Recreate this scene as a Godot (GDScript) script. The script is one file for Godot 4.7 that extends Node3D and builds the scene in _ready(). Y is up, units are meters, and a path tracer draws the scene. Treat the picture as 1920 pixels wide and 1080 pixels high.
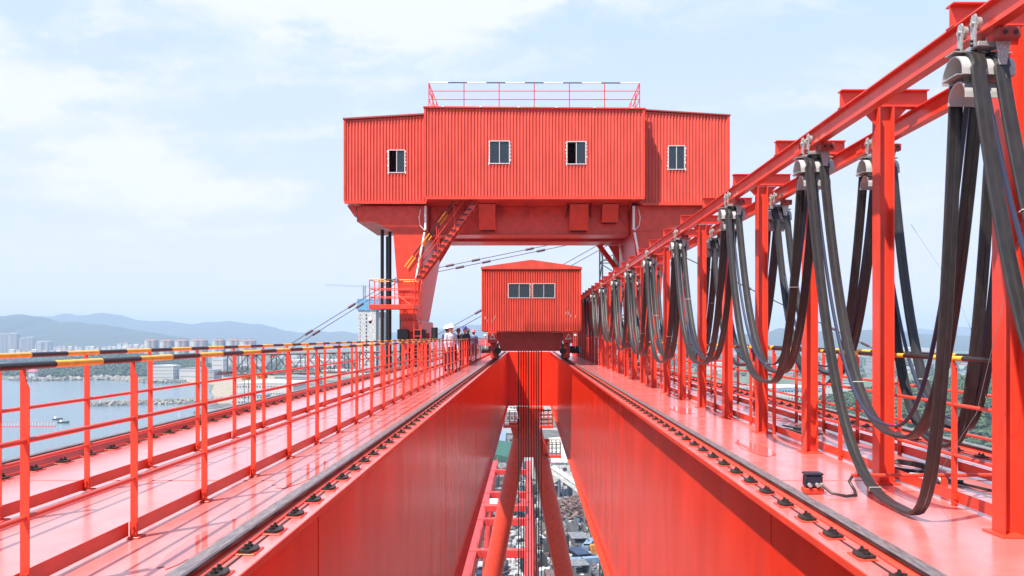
extends Node3D
# A walk along the top of a red shipyard gantry crane. x to the right, y up, -z along the girders; metres.
# The girder deck is y = 0, the yard lies 74 m below.

const EYE := 1.45
const YARD := -74.0
const SEA := -75.0
var M := {}
var rng := RandomNumberGenerator.new()
var nz := FastNoiseLite.new()
var cache := {}
const ORD := ["first", "second", "third", "fourth", "fifth", "sixth", "seventh", "eighth", "ninth", "tenth", "eleventh", "twelfth", "thirteenth", "fourteenth", "fifteenth", "sixteenth", "seventeenth", "eighteenth", "nineteenth", "twentieth", "twenty-first", "twenty-second", "twenty-third", "twenty-fourth", "twenty-fifth", "twenty-sixth", "twenty-seventh", "twenty-eighth", "twenty-ninth", "thirtieth", "thirty-first", "thirty-second", "thirty-third", "thirty-fourth"]


# ---------------------------------------------------------------- helpers
func spot(px: float, py: float, d: float) -> Vector3:   # where a line of sight meets a given distance
	return Vector3((px - 989.0) * d / 1500.0, EYE - (py - 629.0) * d / 1500.0, -d)

func on_ground(px: float, py: float, level := YARD) -> Vector3:
	var d := (EYE - level) * 1500.0 / (py - 629.0)
	return Vector3((px - 989.0) * d / 1500.0, level, -d)

func begin() -> SurfaceTool:
	var s := SurfaceTool.new()
	s.begin(Mesh.PRIMITIVE_TRIANGLES)
	return s

func tri(s: SurfaceTool, a: Vector3, b: Vector3, c: Vector3, na: Vector3, nb: Vector3, nc: Vector3) -> void:
	var flip := (b - a).cross(c - a).dot(na + nb + nc) > 0.0
	s.set_normal(na); s.add_vertex(a)
	if flip:
		s.set_normal(nc); s.add_vertex(c)
		s.set_normal(nb); s.add_vertex(b)
	else:
		s.set_normal(nb); s.add_vertex(b)
		s.set_normal(nc); s.add_vertex(c)

func quad(s: SurfaceTool, a: Vector3, b: Vector3, c: Vector3, d: Vector3, n: Vector3) -> void:
	tri(s, a, b, c, n, n, n)
	tri(s, a, c, d, n, n, n)

func quad_n(s: SurfaceTool, a: Vector3, b: Vector3, c: Vector3, d: Vector3, na: Vector3, nb: Vector3, nc: Vector3, nd: Vector3) -> void:
	tri(s, a, b, c, na, nb, nc)
	tri(s, a, c, d, na, nc, nd)

func flat(s: SurfaceTool, a: Vector3, b: Vector3, c: Vector3, d: Vector3, away_from: Vector3) -> void:
	var n := (b - a).cross(c - a).normalized()
	if n == Vector3.ZERO:
		n = (c - a).cross(d - a).normalized()
	if n.dot((a + b + c + d) * 0.25 - away_from) < 0.0:
		n = -n
	quad(s, a, b, c, d, n)

func box(s: SurfaceTool, c: Vector3, size: Vector3, b := Basis()) -> void:
	var h := size * 0.5
	for ax in 3:
		for sg in [-1.0, 1.0]:
			var n := Vector3.ZERO; n[ax] = sg
			var u := Vector3.ZERO; u[(ax + 1) % 3] = h[(ax + 1) % 3]
			var v := Vector3.ZERO; v[(ax + 2) % 3] = h[(ax + 2) % 3]
			var o: Vector3 = n * h[ax]
			quad(s, c + b * (o - u - v), c + b * (o + u - v), c + b * (o + u + v), c + b * (o - u + v), b * n)

func cbox(s: SurfaceTool, c: Vector3, size: Vector3, bev: float, b := Basis()) -> void:   # box with chamfered edges
	var h := size * 0.5
	var g := Vector3(h.x - bev, h.y - bev, h.z - bev)
	for ax in 3:
		var p := (ax + 1) % 3
		var q := (ax + 2) % 3
		for sg in [-1.0, 1.0]:
			var n := Vector3.ZERO; n[ax] = sg
			var u := Vector3.ZERO; u[p] = g[p]
			var v := Vector3.ZERO; v[q] = g[q]
			var o: Vector3 = n * h[ax]
			quad(s, c + b * (o - u - v), c + b * (o + u - v), c + b * (o + u + v), c + b * (o - u + v), b * n)
			for sp in [-1.0, 1.0]:
				var m := Vector3.ZERO; m[p] = sp
				var w := Vector3.ZERO; w[q] = g[q]
				var e0: Vector3 = n * h[ax] + m * g[p]
				var e1: Vector3 = n * g[ax] + m * h[p]
				quad(s, c + b * (e0 - w), c + b * (e0 + w), c + b * (e1 + w), c + b * (e1 - w), b * ((n + m).normalized()))
	for sx in [-1.0, 1.0]:
		for sy in [-1.0, 1.0]:
			for sz in [-1.0, 1.0]:
				var n := b * Vector3(sx, sy, sz).normalized()
				tri(s, c + b * Vector3(sx * h.x, sy * g.y, sz * g.z), c + b * Vector3(sx * g.x, sy * h.y, sz * g.z), c + b * Vector3(sx * g.x, sy * g.y, sz * h.z), n, n, n)

func aim(dir: Vector3, up := Vector3.UP) -> Basis:   # z along dir
	var z := dir.normalized()
	if absf(z.dot(up)) > 0.99:
		up = Vector3.RIGHT
	var x := up.cross(z).normalized()
	return Basis(x, z.cross(x), z)

func bar(s: SurfaceTool, a: Vector3, b: Vector3, w: float, h: float, up := Vector3.UP) -> void:
	box(s, (a + b) * 0.5, Vector3(w, h, a.distance_to(b)), aim(b - a, up))

func extr(s: SurfaceTool, poly: PackedVector2Array, xf: Transform3D, depth: float) -> void:
	var n := poly.size()
	var ids := Geometry2D.triangulate_polygon(poly)
	var area := 0.0
	for i in n:
		area += poly[i].cross(poly[(i + 1) % n])
	var sg := 1.0 if area > 0.0 else -1.0
	for k in [0.0, depth]:
		var nn: Vector3 = (xf.basis.z * (1.0 if (k > 0.0) == (depth > 0.0) else -1.0) * signf(depth)).normalized()
		if k == 0.0:
			nn = -xf.basis.z.normalized() * signf(depth)
		for t in range(0, ids.size(), 3):
			var a := xf * Vector3(poly[ids[t]].x, poly[ids[t]].y, k)
			var b := xf * Vector3(poly[ids[t + 1]].x, poly[ids[t + 1]].y, k)
			var c := xf * Vector3(poly[ids[t + 2]].x, poly[ids[t + 2]].y, k)
			tri(s, a, b, c, nn, nn, nn)
	for i in n:
		var p := poly[i]
		var q := poly[(i + 1) % n]
		var e := (q - p)
		var nn := (xf.basis * Vector3(e.y, -e.x, 0.0) * sg).normalized()
		quad(s, xf * Vector3(p.x, p.y, 0), xf * Vector3(q.x, q.y, 0), xf * Vector3(q.x, q.y, depth), xf * Vector3(p.x, p.y, depth), nn)

func tube(s: SurfaceTool, pts: Array, r: float, n := 8, r1 := -1.0) -> void:
	if r1 < 0.0:
		r1 = r
	var rings := []
	var x := Vector3.ZERO
	for i in pts.size():
		var dir: Vector3 = (pts[mini(i + 1, pts.size() - 1)] - pts[maxi(i - 1, 0)]).normalized()
		if x == Vector3.ZERO:
			x = dir.cross(Vector3.UP if absf(dir.y) < 0.9 else Vector3.RIGHT).normalized()
		x = (x - dir * x.dot(dir)).normalized()
		var y := dir.cross(x)
		var ring := []
		for k in n:
			var a := TAU * k / n
			ring.append(x * cos(a) + y * sin(a))
		rings.append([pts[i], ring, lerpf(r, r1, float(i) / maxi(pts.size() - 1, 1)), dir])
	for i in pts.size() - 1:
		var A = rings[i]
		var B = rings[i + 1]
		for k in n:
			var k2 := (k + 1) % n
			quad_n(s, A[0] + A[1][k] * A[2], A[0] + A[1][k2] * A[2], B[0] + B[1][k2] * B[2], B[0] + B[1][k] * B[2], A[1][k], A[1][k2], B[1][k2], B[1][k])
	for e in [0, pts.size() - 1]:
		var A = rings[e]
		var nn: Vector3 = -A[3] if e == 0 else A[3]
		for k in range(1, n - 1):
			tri(s, A[0] + A[1][0] * A[2], A[0] + A[1][k] * A[2], A[0] + A[1][k + 1] * A[2], nn, nn, nn)

func lathe(s: SurfaceTool, xf: Transform3D, prof: Array, n := 16, smooth := false) -> void:   # prof of (r, y), spun round the local y axis
	var nr := []
	for i in prof.size() - 1:
		var e: Vector2 = prof[i + 1] - prof[i]
		nr.append(Vector2(e.y, -e.x).normalized())
	for i in prof.size() - 1:
		var p: Vector2 = prof[i]
		var q: Vector2 = prof[i + 1]
		var np: Vector2 = nr[i]
		var nq: Vector2 = nr[i]
		if smooth:
			np = (nr[maxi(i - 1, 0)] + nr[i]).normalized()
			nq = (nr[mini(i + 1, nr.size() - 1)] + nr[i]).normalized()
		for k in n:
			var a := TAU * k / n
			var b := TAU * (k + 1) / n
			var ca := Vector3(cos(a), 0, sin(a))
			var cb := Vector3(cos(b), 0, sin(b))
			var na := (xf.basis * (ca * np.x + Vector3.UP * np.y)).normalized()
			var nb := (xf.basis * (cb * np.x + Vector3.UP * np.y)).normalized()
			var nc := (xf.basis * (cb * nq.x + Vector3.UP * nq.y)).normalized()
			var nd := (xf.basis * (ca * nq.x + Vector3.UP * nq.y)).normalized()
			var v0 := xf * (ca * p.x + Vector3.UP * p.y)
			var v1 := xf * (cb * p.x + Vector3.UP * p.y)
			var v2 := xf * (cb * q.x + Vector3.UP * q.y)
			var v3 := xf * (ca * q.x + Vector3.UP * q.y)
			if p.x < 1e-6:
				tri(s, v0, v2, v3, na, nc, nd)
			elif q.x < 1e-6:
				tri(s, v0, v1, v2, na, nb, nc)
			else:
				quad_n(s, v0, v1, v2, v3, na, nb, nc, nd)

func cyl(s: SurfaceTool, a: Vector3, b: Vector3, r: float, n := 12, r1 := -1.0) -> void:
	var bs := aim(b - a)
	var xf := Transform3D(Basis(bs.x, bs.z, -bs.y), a)
	var l := a.distance_to(b)
	lathe(s, xf, [Vector2(0, 0), Vector2(r, 0), Vector2(r1 if r1 >= 0.0 else r, l), Vector2(0, l)], n)

func ibeam_poly(w: float, h: float, tf: float, tw: float) -> PackedVector2Array:
	var a := w * 0.5
	var b := tw * 0.5
	var g := h * 0.5
	return PackedVector2Array([Vector2(-a, -g), Vector2(a, -g), Vector2(a, -g + tf), Vector2(b, -g + tf), Vector2(b, g - tf), Vector2(a, g - tf), Vector2(a, g), Vector2(-a, g), Vector2(-a, g - tf), Vector2(-b, g - tf), Vector2(-b, -g + tf), Vector2(-a, -g + tf)])

func band(s: SurfaceTool, pts: Array, w: float, t: float) -> void:   # flat cable lying along x, swept along pts
	var prof := [Vector2(-0.5, -0.2), Vector2(-0.42, -0.5), Vector2(-0.1, -0.42), Vector2(0.1, -0.5), Vector2(0.42, -0.5), Vector2(0.5, -0.2), Vector2(0.5, 0.2), Vector2(0.42, 0.5), Vector2(0.06, 0.5), Vector2(0.0, 0.4), Vector2(-0.06, 0.5), Vector2(-0.42, 0.5), Vector2(-0.5, 0.2)]
	var n := prof.size()
	var rows := []
	for i in pts.size():
		var dir: Vector3 = (pts[mini(i + 1, pts.size() - 1)] - pts[maxi(i - 1, 0)]).normalized()
		var x := (Vector3.RIGHT - dir * dir.x).normalized()
		var y := dir.cross(x).normalized()
		var row := []
		for k in n:
			row.append([pts[i] + x * prof[k].x * w + y * prof[k].y * t, x, y])
		rows.append(row)
	for i in pts.size() - 1:
		for k in n:
			var k2 := (k + 1) % n
			var e: Vector2 = Vector2(prof[k2].x * w, prof[k2].y * t) - Vector2(prof[k].x * w, prof[k].y * t)
			var n2 := Vector2(e.y, -e.x).normalized()
			var na: Vector3 = rows[i][k][1] * n2.x + rows[i][k][2] * n2.y
			var nb: Vector3 = rows[i + 1][k][1] * n2.x + rows[i + 1][k][2] * n2.y
			quad_n(s, rows[i][k][0], rows[i][k2][0], rows[i + 1][k2][0], rows[i + 1][k][0], na, na, nb, nb)

func tag(o: Node3D, label: String, category: String, group := "") -> Node3D:
	o.set_meta("label", label)
	o.set_meta("category", category)
	if group != "":
		o.set_meta("group", group)
	return o

func thing(called: String, label: String, category: String, pos := Vector3.ZERO, group := "", turn := 0.0) -> Node3D:
	var o := Node3D.new()
	o.name = called
	add_child(o, true)
	o.position = pos
	o.rotation.y = turn
	return tag(o, label, category, group)

func meshed(s: SurfaceTool, mat: Material) -> ArrayMesh:
	var m := s.commit()
	m.surface_set_material(0, mat)
	return m

func obj(called: String, s: SurfaceTool, mat: Material, parent: Node = self) -> MeshInstance3D:
	return put(called, meshed(s, mat), parent)

func put(called: String, m: Mesh, parent: Node = self, xf := Transform3D()) -> MeshInstance3D:
	var o := MeshInstance3D.new()
	o.name = called
	o.mesh = m
	o.transform = xf
	parent.add_child(o, true)
	return o

func struct(called: String, s: SurfaceTool, mat: Material, label := "", kind := "structure") -> MeshInstance3D:
	var o := obj(called, s, mat)
	o.set_meta("kind", kind)
	if label != "":
		o.set_meta("label", label)
	return o

func lin(r: float, g: float, b: float) -> Color:
	return Color(r, g, b).linear_to_srgb()

func noise_tex(freq: float, oct: int, seed_: int, lo: Color, hi: Color, normal := false, bump := 4.0, size := 512) -> NoiseTexture2D:
	var n := FastNoiseLite.new()
	n.seed = seed_
	n.frequency = freq
	n.fractal_octaves = oct
	var t := NoiseTexture2D.new()
	t.width = size; t.height = size
	t.seamless = true
	t.noise = n
	if normal:
		t.as_normal_map = true
		t.bump_strength = bump
	else:
		var g := Gradient.new()
		g.set_color(0, lo); g.set_color(1, hi)
		t.color_ramp = g
	return t

func mat(called: String, c: Color, rough := 0.5, metal := 0.0) -> StandardMaterial3D:
	var m := StandardMaterial3D.new()
	m.resource_name = called
	m.albedo_color = c
	m.roughness = rough
	m.metallic = metal
	M[called] = m
	return m

func worn(m: StandardMaterial3D, tex: Texture2D, scale: Vector3, world := true) -> StandardMaterial3D:
	m.albedo_texture = tex
	m.uv1_triplanar = true
	m.uv1_world_triplanar = world
	m.uv1_scale = scale
	return m

func rippled(m: StandardMaterial3D, tex: Texture2D, amount: float) -> void:
	m.normal_enabled = true
	m.normal_texture = tex
	m.normal_scale = amount


# ---------------------------------------------------------------- materials
func make_materials() -> void:
	var soft := noise_tex(0.008, 4, 11, Color(0.86, 0.86, 0.86), Color(1, 1, 1))
	var dirt := noise_tex(0.02, 5, 5, Color(0.62, 0.62, 0.62), Color(1, 1, 1))
	var wave := noise_tex(0.006, 2, 3, Color.BLACK, Color.WHITE, true, 6.0)
	var fine := noise_tex(0.03, 4, 8, Color.BLACK, Color.WHITE, true, 3.0)
	var gloss := noise_tex(0.01, 4, 21, Color(0.45, 0.45, 0.45), Color(1, 1, 1))
	var red := lin(0.72, 0.056, 0.028)
	var m := worn(mat("red_paint", red, 0.34), soft, Vector3(0.5, 0.5, 0.5))
	m.metallic_specular = 0.45
	m.clearcoat_enabled = true; m.clearcoat = 0.08; m.clearcoat_roughness = 0.18
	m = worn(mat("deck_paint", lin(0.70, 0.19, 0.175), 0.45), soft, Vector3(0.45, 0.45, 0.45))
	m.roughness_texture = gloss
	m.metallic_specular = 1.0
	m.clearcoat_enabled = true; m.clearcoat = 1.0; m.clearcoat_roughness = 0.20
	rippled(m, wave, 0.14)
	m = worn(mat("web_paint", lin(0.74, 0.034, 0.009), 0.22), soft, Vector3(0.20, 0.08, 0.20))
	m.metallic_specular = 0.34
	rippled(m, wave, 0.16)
	m = worn(mat("sheet_paint", lin(0.74, 0.100, 0.070), 0.45), soft, Vector3(0.35, 0.12, 0.35))
	m.metallic_specular = 0.4
	m = mat("puddle_water", lin(0.64, 0.12, 0.11), 0.04)
	m.metallic_specular = 0.6
	m = worn(mat("yellow_paint", lin(0.88, 0.42, 0.03), 0.4), soft, Vector3(2, 2, 2))
	m = worn(mat("black_paint", lin(0.022, 0.018, 0.018), 0.35), dirt, Vector3(2, 2, 2))
	m = worn(mat("rubber", lin(0.030, 0.026, 0.026), 0.40), dirt, Vector3(1.5, 0.6, 1.5))
	mat("cable_blue", lin(0.016, 0.022, 0.05), 0.45)
	mat("tie", lin(0.36, 0.35, 0.34), 0.5)
	m = worn(mat("galvanised", lin(0.55, 0.56, 0.56), 0.38, 0.35), dirt, Vector3(6, 6, 6))
	mat("saddle_white", lin(0.38, 0.38, 0.38), 0.35)
	m = mat("bumper_red", lin(0.30, 0.035, 0.022), 0.5)
	m = worn(mat("rail_steel", lin(0.34, 0.30, 0.31), 0.38, 0.5), dirt, Vector3(3, 3, 0.5))
	m = worn(mat("clip_iron", lin(0.045, 0.036, 0.032), 0.5, 0.3), dirt, Vector3(9, 9, 9))
	m = mat("dark_iron", lin(0.02, 0.02, 0.022), 0.45, 0.2)
	m = mat("motor_grey", lin(0.16, 0.17, 0.18), 0.45, 0.2)
	mat("white_paint", lin(0.78, 0.78, 0.77), 0.45)
	m = mat("glass", Color(0.17, 0.22, 0.27, 0.55), 0.06)
	m.transparency = BaseMaterial3D.TRANSPARENCY_ALPHA
	m = mat("glass_pale", Color(0.29, 0.35, 0.40, 0.50), 0.06)
	m.transparency = BaseMaterial3D.TRANSPARENCY_ALPHA
	mat("frame_white", lin(0.52, 0.52, 0.54), 0.5)
	mat("interior", lin(0.06, 0.055, 0.05), 0.8)
	mat("box_blue", lin(0.010, 0.015, 0.03), 0.35)
	mat("skin", Color.WHITE, 0.55)
	m = mat("cloth", Color.WHITE, 0.8)
	m.vertex_color_use_as_albedo = true
	for h in [["helmet_white", lin(0.8, 0.8, 0.8)], ["helmet_red", lin(0.35, 0.03, 0.03)], ["helmet_blue", lin(0.03, 0.07, 0.42)], ["helmet_pink", lin(0.7, 0.10, 0.12)]]:
		mat(h[0], h[1], 0.3)
	# far things
	m = worn(mat("yard", lin(0.19, 0.185, 0.175), 0.9), noise_tex(0.012, 6, 31, Color(0.35, 0.35, 0.36), Color(1.0, 0.98, 0.95), false, 4.0, 1024), Vector3(0.006, 0.006, 0.006))
	m = worn(mat("land", lin(0.16, 0.17, 0.12), 0.95), noise_tex(0.015, 6, 32, Color(0.45, 0.62, 0.5), Color(1.0, 1.0, 0.95), false, 4.0, 1024), Vector3(0.0016, 0.0016, 0.0016))
	m = worn(mat("sand", lin(0.38, 0.32, 0.24), 0.95), noise_tex(0.02, 5, 33, Color(0.7, 0.68, 0.64), Color(1, 1, 1)), Vector3(0.01, 0.01, 0.01))
	m = worn(mat("rock", lin(0.34, 0.32, 0.28), 0.95), dirt, Vector3(0.05, 0.05, 0.05))
	m = worn(mat("forest_floor", lin(0.035, 0.060, 0.030), 0.95), dirt, Vector3(0.02, 0.02, 0.02))
	m = worn(mat("hill_woods", lin(0.035, 0.060, 0.035), 0.95), noise_tex(0.02, 6, 34, Color(0.55, 0.6, 0.5), Color(1, 1, 1), false, 4.0, 1024), Vector3(0.0012, 0.0012, 0.0012))
	m = mat("foliage", Color.WHITE, 0.8)
	m.vertex_color_use_as_albedo = true
	m = mat("sea", lin(0.075, 0.125, 0.15), 0.18)
	m.uv1_triplanar = true; m.uv1_world_triplanar = true; m.uv1_scale = Vector3(0.03, 0.03, 0.03)
	rippled(m, fine, 0.35)
	for c in [["wall_white", 0.72, 0.71, 0.69], ["wall_cream", 0.66, 0.61, 0.52], ["wall_grey", 0.42, 0.42, 0.43], ["wall_mauve", 0.42, 0.36, 0.40], ["roof_white", 0.80, 0.81, 0.82], ["roof_blue", 0.22, 0.32, 0.46], ["roof_green", 0.03, 0.15, 0.10], ["roof_teal", 0.16, 0.50, 0.42], ["roof_rust", 0.36, 0.17, 0.13], ["roof_grey", 0.30, 0.31, 0.33], ["steel_grey", 0.20, 0.21, 0.23], ["steel_dark", 0.055, 0.058, 0.065], ["cap_blue", 0.14, 0.46, 0.80], ["block_brown", 0.17, 0.10, 0.09], ["navy", 0.03, 0.05, 0.11], ["window_dark", 0.06, 0.075, 0.09], ["crane_purple", 0.15, 0.075, 0.09], ["orange", 0.70, 0.25, 0.03]]:
		m = worn(mat(c[0], lin(c[1], c[2], c[3]), 0.6), dirt, Vector3(0.06, 0.06, 0.06))
	m = mat("far_red", lin(0.55, 0.035, 0.03), 0.45)


# ---------------------------------------------------------------- sky, sun, camera
func make_sky() -> PanoramaSkyMaterial:
	var w := 2048
	var h := 1024
	var im := Image.create(w, h, false, Image.FORMAT_RGBF)
	var n := FastNoiseLite.new()
	n.seed = 7
	n.frequency = 1.0
	n.fractal_octaves = 6
	n.fractal_gain = 0.58
	n.domain_warp_enabled = true
	n.domain_warp_amplitude = 0.5
	n.domain_warp_frequency = 1.2
	var big := FastNoiseLite.new()
	big.seed = 19
	big.frequency = 1.0
	big.fractal_octaves = 3
	# soft banks of cloud: azimuth and elevation in degrees, widths, turn, strength
	var banks := [[-30.0, 12.5, 15.0, 4.2, -0.32, 0.64], [-9.0, 22.0, 9.0, 2.6, 0.05, 0.62], [2.0, 23.0, 12.0, 2.8, 0.0, 0.52], [-12.0, 16.5, 8.0, 2.2, -0.1, 0.55], [-38.0, 20.0, 9.0, 5.0, 0.2, 0.45], [-24.0, 23.5, 6.0, 1.6, -0.4, 0.6], [-20.0, 9.5, 10.0, 2.2, -0.2, 0.30], [13.0, 24.0, 7.0, 1.6, 0.1, 0.42], [-16.0, 27.0, 10.0, 2.0, 0.0, 0.4]]
	var ground := Color(0.30, 0.30, 0.30)
	im.fill(ground)
	for y in h / 2:
		var el := (0.5 - (y + 0.5) / h) * PI
		var ce := cos(el)
		var se := sin(el)
		var base := Color(0.80, 0.80, 0.88).lerp(Color(0.33, 0.56, 0.92), pow(se, 0.62) * 1.12)
		base = base.lerp(Color(0.30, 0.52, 0.88), smoothstep(0.40, 1.0, se))
		for x in w:
			var az := wrapf((x + 0.5) / w * TAU, -PI, PI)
			var d := Vector3(sin(az) * ce, se, -cos(az) * ce)
			var k := 1.0 / (se + 0.22)
			var p := Vector3(d.x * k, d.z * k, 0.0) * 2.0
			var f := n.get_noise_3d(p.x * 1.0, p.y * 1.9, 3.0)
			var g := big.get_noise_3d(p.x * 0.55, p.y * 0.8, 9.0)
			var cover := -0.16 + g * 0.35
			var ad := rad_to_deg(az)
			var ed := rad_to_deg(el)
			for b in banks:
				var dx: float = ad - b[0]
				var dy: float = ed - b[1] - b[4] * dx
				var q: float = (dx / b[2]) * (dx / b[2]) + (dy / b[3]) * (dy / b[3])
				if q < 6.0:
					cover += b[5] * exp(-q)
			var c := smoothstep(-0.08, 0.72, cover + f * 0.95) * smoothstep(0.02, 0.16, se)
			var col := base.lerp(Color(0.80, 0.815, 0.86), c * 0.86)
			im.set_pixel(x, y, col)
	var m := PanoramaSkyMaterial.new()
	m.panorama = ImageTexture.create_from_image(im)
	return m

func _ready() -> void:
	# camera
	var cam := Camera3D.new()
	cam.name = "camera"
	add_child(cam)
	cam.position = Vector3(0, EYE, 0)
	cam.keep_aspect = Camera3D.KEEP_HEIGHT
	cam.set_frustum(0.036, Vector2(-29.0 / 1500.0 * 0.05, 89.0 / 1500.0 * 0.05), 0.05, 30000.0)
	cam.current = true
	# sky, exposure
	var env := Environment.new()
	env.background_mode = Environment.BG_SKY
	env.sky = Sky.new()
	env.sky.sky_material = make_sky()
	env.background_energy_multiplier = 0.54
	env.tonemap_mode = Environment.TONE_MAPPER_LINEAR
	env.tonemap_exposure = 2.35
	env.fog_enabled = true
	env.fog_density = 0.00018
	env.fog_light_color = Color(0.77, 0.87, 1.0)
	env.sdfgi_enabled = true
	env.ssao_enabled = true
	env.ssil_enabled = true
	var we := WorldEnvironment.new()
	we.name = "environment"
	we.environment = env
	add_child(we)
	# sun
	var sun := DirectionalLight3D.new()
	sun.name = "sun"
	add_child(sun)
	sun.light_energy = 1.5
	sun.light_color = Color(1.0, 0.965, 0.91)
	sun.light_angular_distance = 0.8
	sun.shadow_enabled = true
	sun.look_at_from_position(Vector3.ZERO, Vector3(0.40, -1.0, -0.40), Vector3.UP)

	rng.seed = 5
	nz.seed = 4
	make_materials()
	setting()
	girders()
	rails()
	railings()
	festoon_frame()
	festoon()
	upper_trolley()
	lower_trolley()
	far_leg()
	people()
	background_cranes()
	yard()
	town()
	small_things()

# ---------------------------------------------------------------- the setting
func sheet(called: String, pts: Array, y: float, m: Material, label: String, skirt := 1.5) -> MeshInstance3D:   # a flat piece of land, pts as (x, distance)
	var poly := PackedVector2Array()
	for p in pts:
		poly.append(Vector2(p[0], p[1]))
	var s := begin()
	extr(s, poly, Transform3D(Basis(Vector3.RIGHT, Vector3(0, 0, -1), Vector3.UP), Vector3(0, y - skirt, 0)), skirt)
	return struct(called, s, m, label)

func ridge(called: String, label: String, crest: Array, d: float, depth: float, amp: float, m: Material) -> void:   # crest: (x, height above the plain) along a range at distance d
	var s := begin()
	var nu := 150
	var nv := 16
	var grid := []
	var x0: float = crest[0].x
	var x1: float = crest[-1].x
	for i in nu + 1:
		var x := lerpf(x0, x1, float(i) / nu)
		var h := 0.0
		for k in crest.size() - 1:
			if x >= crest[k].x - 0.01 and x <= crest[k + 1].x + 0.01:
				var t: float = (x - crest[k].x) / (crest[k + 1].x - crest[k].x)
				h = lerpf(crest[k].y, crest[k + 1].y, t * t * (3.0 - 2.0 * t))
		var row := []
		for j in nv + 1:
			var v := float(j) / nv * 2.0 - 1.0
			var f := pow(maxf(0.0, 1.0 - absf(v)), 0.8)
			var rough := nz.get_noise_2d(x * 0.10, v * depth * 0.06 + d) * amp * (1.0 - f * 0.75) + nz.get_noise_2d(x * 0.45, v * depth * 0.2) * amp * 0.25
			row.append(Vector3(x + v * rough * 2.0, YARD - 4.0 + maxf(0.0, (h + 4.0) * f + rough * minf(1.0, f * 3.0)), -(d + v * depth)))
		grid.append(row)
	var nrm := []
	for i in nu + 1:
		var row := []
		for j in nv + 1:
			var a: Vector3 = grid[mini(i + 1, nu)][j] - grid[maxi(i - 1, 0)][j]
			var b: Vector3 = grid[i][mini(j + 1, nv)] - grid[i][maxi(j - 1, 0)]
			var c := a.cross(b).normalized()
			row.append(c if c.y > 0.0 else -c)
		nrm.append(row)
	for i in nu:
		for j in nv:
			quad_n(s, grid[i][j], grid[i + 1][j], grid[i + 1][j + 1], grid[i][j + 1], nrm[i][j], nrm[i + 1][j], nrm[i + 1][j + 1], nrm[i][j + 1])
	struct(called, s, m, label)

func crest_px(list: Array, d: float) -> Array:
	var out := []
	for p in list:
		var v := spot(p[0], p[1], d)
		out.append(Vector2(v.x, v.y - YARD))
	return out

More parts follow.
